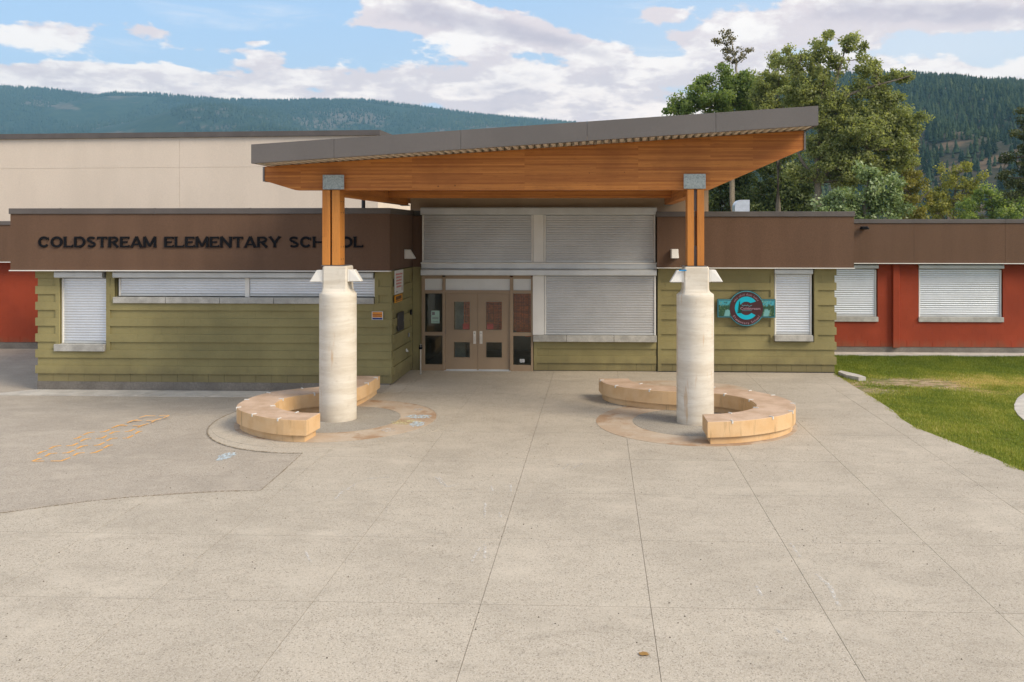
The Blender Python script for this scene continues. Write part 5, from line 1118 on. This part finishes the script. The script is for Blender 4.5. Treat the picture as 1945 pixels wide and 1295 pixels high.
def cones(name, P, H, Wd, tone, seg=5, tiers=1):
    n = len(P); vs = []; fs = []; ang = rng.uniform(0, 6.28, n); base = 0; tn = []
    for q in range(tiers):
        z0 = H * (.04 + q * .66 / max(1, tiers - 1) if tiers > 1 else .05); z1 = np.minimum(H, z0 + H * (.46 if tiers > 1 else 1)); w_ = Wd * (1 - .78 * q / max(1, tiers))
        ring = np.stack([np.stack([P[:, 0] + np.cos(ang + 6.2832 * k / seg) * w_ * rng.uniform(.5, 1.4, n), P[:, 1] + np.sin(ang + 6.2832 * k / seg) * w_ * rng.uniform(.5, 1.4, n), P[:, 2] + z0 + H * rng.uniform(-.06, .05, n)], -1) for k in range(seg)], 1)
        top = np.stack([P[:, 0] + rng.normal(0, .02, n) * H, P[:, 1], P[:, 2] + z1], -1)[:, None]
        vs.append(np.concatenate([ring, top], 1).reshape(-1, 3)); b = base + np.arange(n)[:, None, None] * (seg + 1)
        f = np.stack([np.arange(seg), (np.arange(seg) + 1) % seg, np.full(seg, seg)], -1)[None] + b; fs.append(f.reshape(-1, 3)); base += n * (seg + 1); tn.append(np.repeat(tone, seg) + rng.normal(0, .06, n * seg))
    return mesh_np(name, np.concatenate(vs), np.concatenate(fs), 'fir', None, np.clip(np.concatenate(tn), 0, 1), 'stuff')
def clear_mask(x, t, seed, thr, k): 
    r = np.random.default_rng(seed); v = sum(np.sin(x * k * f + a) * np.sin(t * g + b) for f, g, a, b in zip(r.uniform(.5, 3, 6), r.uniform(4, 16, 6), r.uniform(0, 6, 6), r.uniform(0, 6, 6))) / 2.2
    return v < thr
sf = hill('far_hills', RIDGE_FAR, 1500, 3400, 'hill_far', 260, 70, .17, 4, back=1.12)
n = 46000; x = rng.uniform(-2950, 900, n); t = np.concatenate([rng.random(n - 9000) ** .8, rng.uniform(.93, 1.02, 9000)]); k = clear_mask(x, t, 3, .62, .004) | (t > .97); x, t = x[k], t[k]; P = np.stack(sf(x, t), -1); H = rng.uniform(7, 17, len(x))
cones('far_forest', P, H, H * rng.uniform(.20, .30, len(x)), np.clip(.45 + rng.normal(0, .18, len(x)) + .28 * np.sin(x * .005 + 6 * t + 2 * np.sin(x * .0021)) * np.cos(x * .0013 + 9 * t), 0, 1), 4, 1)
sn_ = hill('near_hill', RIDGE_NEAR, 330, 1150, 'hill_near', 130, 60, .05, 9, power=1.0)
n = 26000; x = rng.uniform(0, 1050, n); t = np.concatenate([rng.random(n - 2500) ** .9, rng.uniform(.95, 1.03, 2500)])
lowclear = (t < .42) & (rng.random(n) < np.where(t < .3, .50, .20)); k = ~lowclear; x, t = x[k], t[k]
P = np.stack(sn_(x, t), -1); H = rng.uniform(7, 15, len(x)) * np.where(t > .9, .85, 1) * np.where(t < .42, .7, 1)
cones('hill_forest', P, H, H * rng.uniform(.17, .25, len(x)), np.clip(.40 + rng.normal(0, .22, len(x)), 0, 1), 6, 4)
# single conifers standing apart on the lower slope, each its own object
def fir_mesh(nm, seed):
    r = random.Random(seed); bm = bmesh.new(); bmcyl(bm, (0, 0, -.1), (0, 0, .95), .022, .004, 5)
    for q in range(15):
        z = .08 + q * .060; w_ = .20 * (1 - (q / 15.5) ** 1.3) + .012; A = []
        for k in range(14): a = 6.2832 * k / 14 + q * .7; f_ = (1.25 if k % 2 else .5) * r.uniform(.7, 1.2); A.append(bm.verts.new((math.cos(a) * w_ * f_, math.sin(a) * w_ * f_, z - (.035 if k % 2 else 0) + r.uniform(-.015, .015))))
        tp_ = bm.verts.new((0, 0, z + .10))
        for k in range(14): bm.faces.new((A[k], A[(k + 1) % 14], tp_))
    me = bpy.data.meshes.new(nm); bm.to_mesh(me); bm.free(); me.materials.append(M['fir'])
    a = me.attributes.new('tone', 'FLOAT', 'FACE'); a.data.foreach_set('value', np.clip(rng.normal(.4, .2, len(me.polygons)), 0, 1).astype(np.float32)); return me
fm = [fir_mesh('fir_mesh', s) for s in range(4)]
for i in range(150):
    x = random.uniform(170, 330); t = random.uniform(.05, .50); px, py, pz_ = sn_(np.array([x * (.75 + .5 * t)]), np.array([t]))
    o = bpy.data.objects.new('fir_tree', fm[i % 4]); COL.objects.link(o); h = random.uniform(8, 16); o.location = (float(px[0]), float(py[0]), float(pz_[0]) - .5); o.scale = (h * .85, h * .85, h); o.rotation_euler = (0, 0, random.uniform(0, 6))
    tag(o, 'dark fir standing on the open lower slope of the right hill', 'tree', 'single firs on the lower slope')
# ------------------------------------------------------------ air
m, n = newmat('haze_air'); pv = n.n('ShaderNodeVolumePrincipled'); pv.inputs['Color'].default_value = (0.33, 0.65, 0.92, 1); pv.inputs['Density'].default_value = 0.00015; pv.inputs['Anisotropy'].default_value = 0.0
n.out(pv.outputs[0], True)
kind(box('haze', -5200, 5200, -300, 3800, -1.6, 660, m), 'stuff')
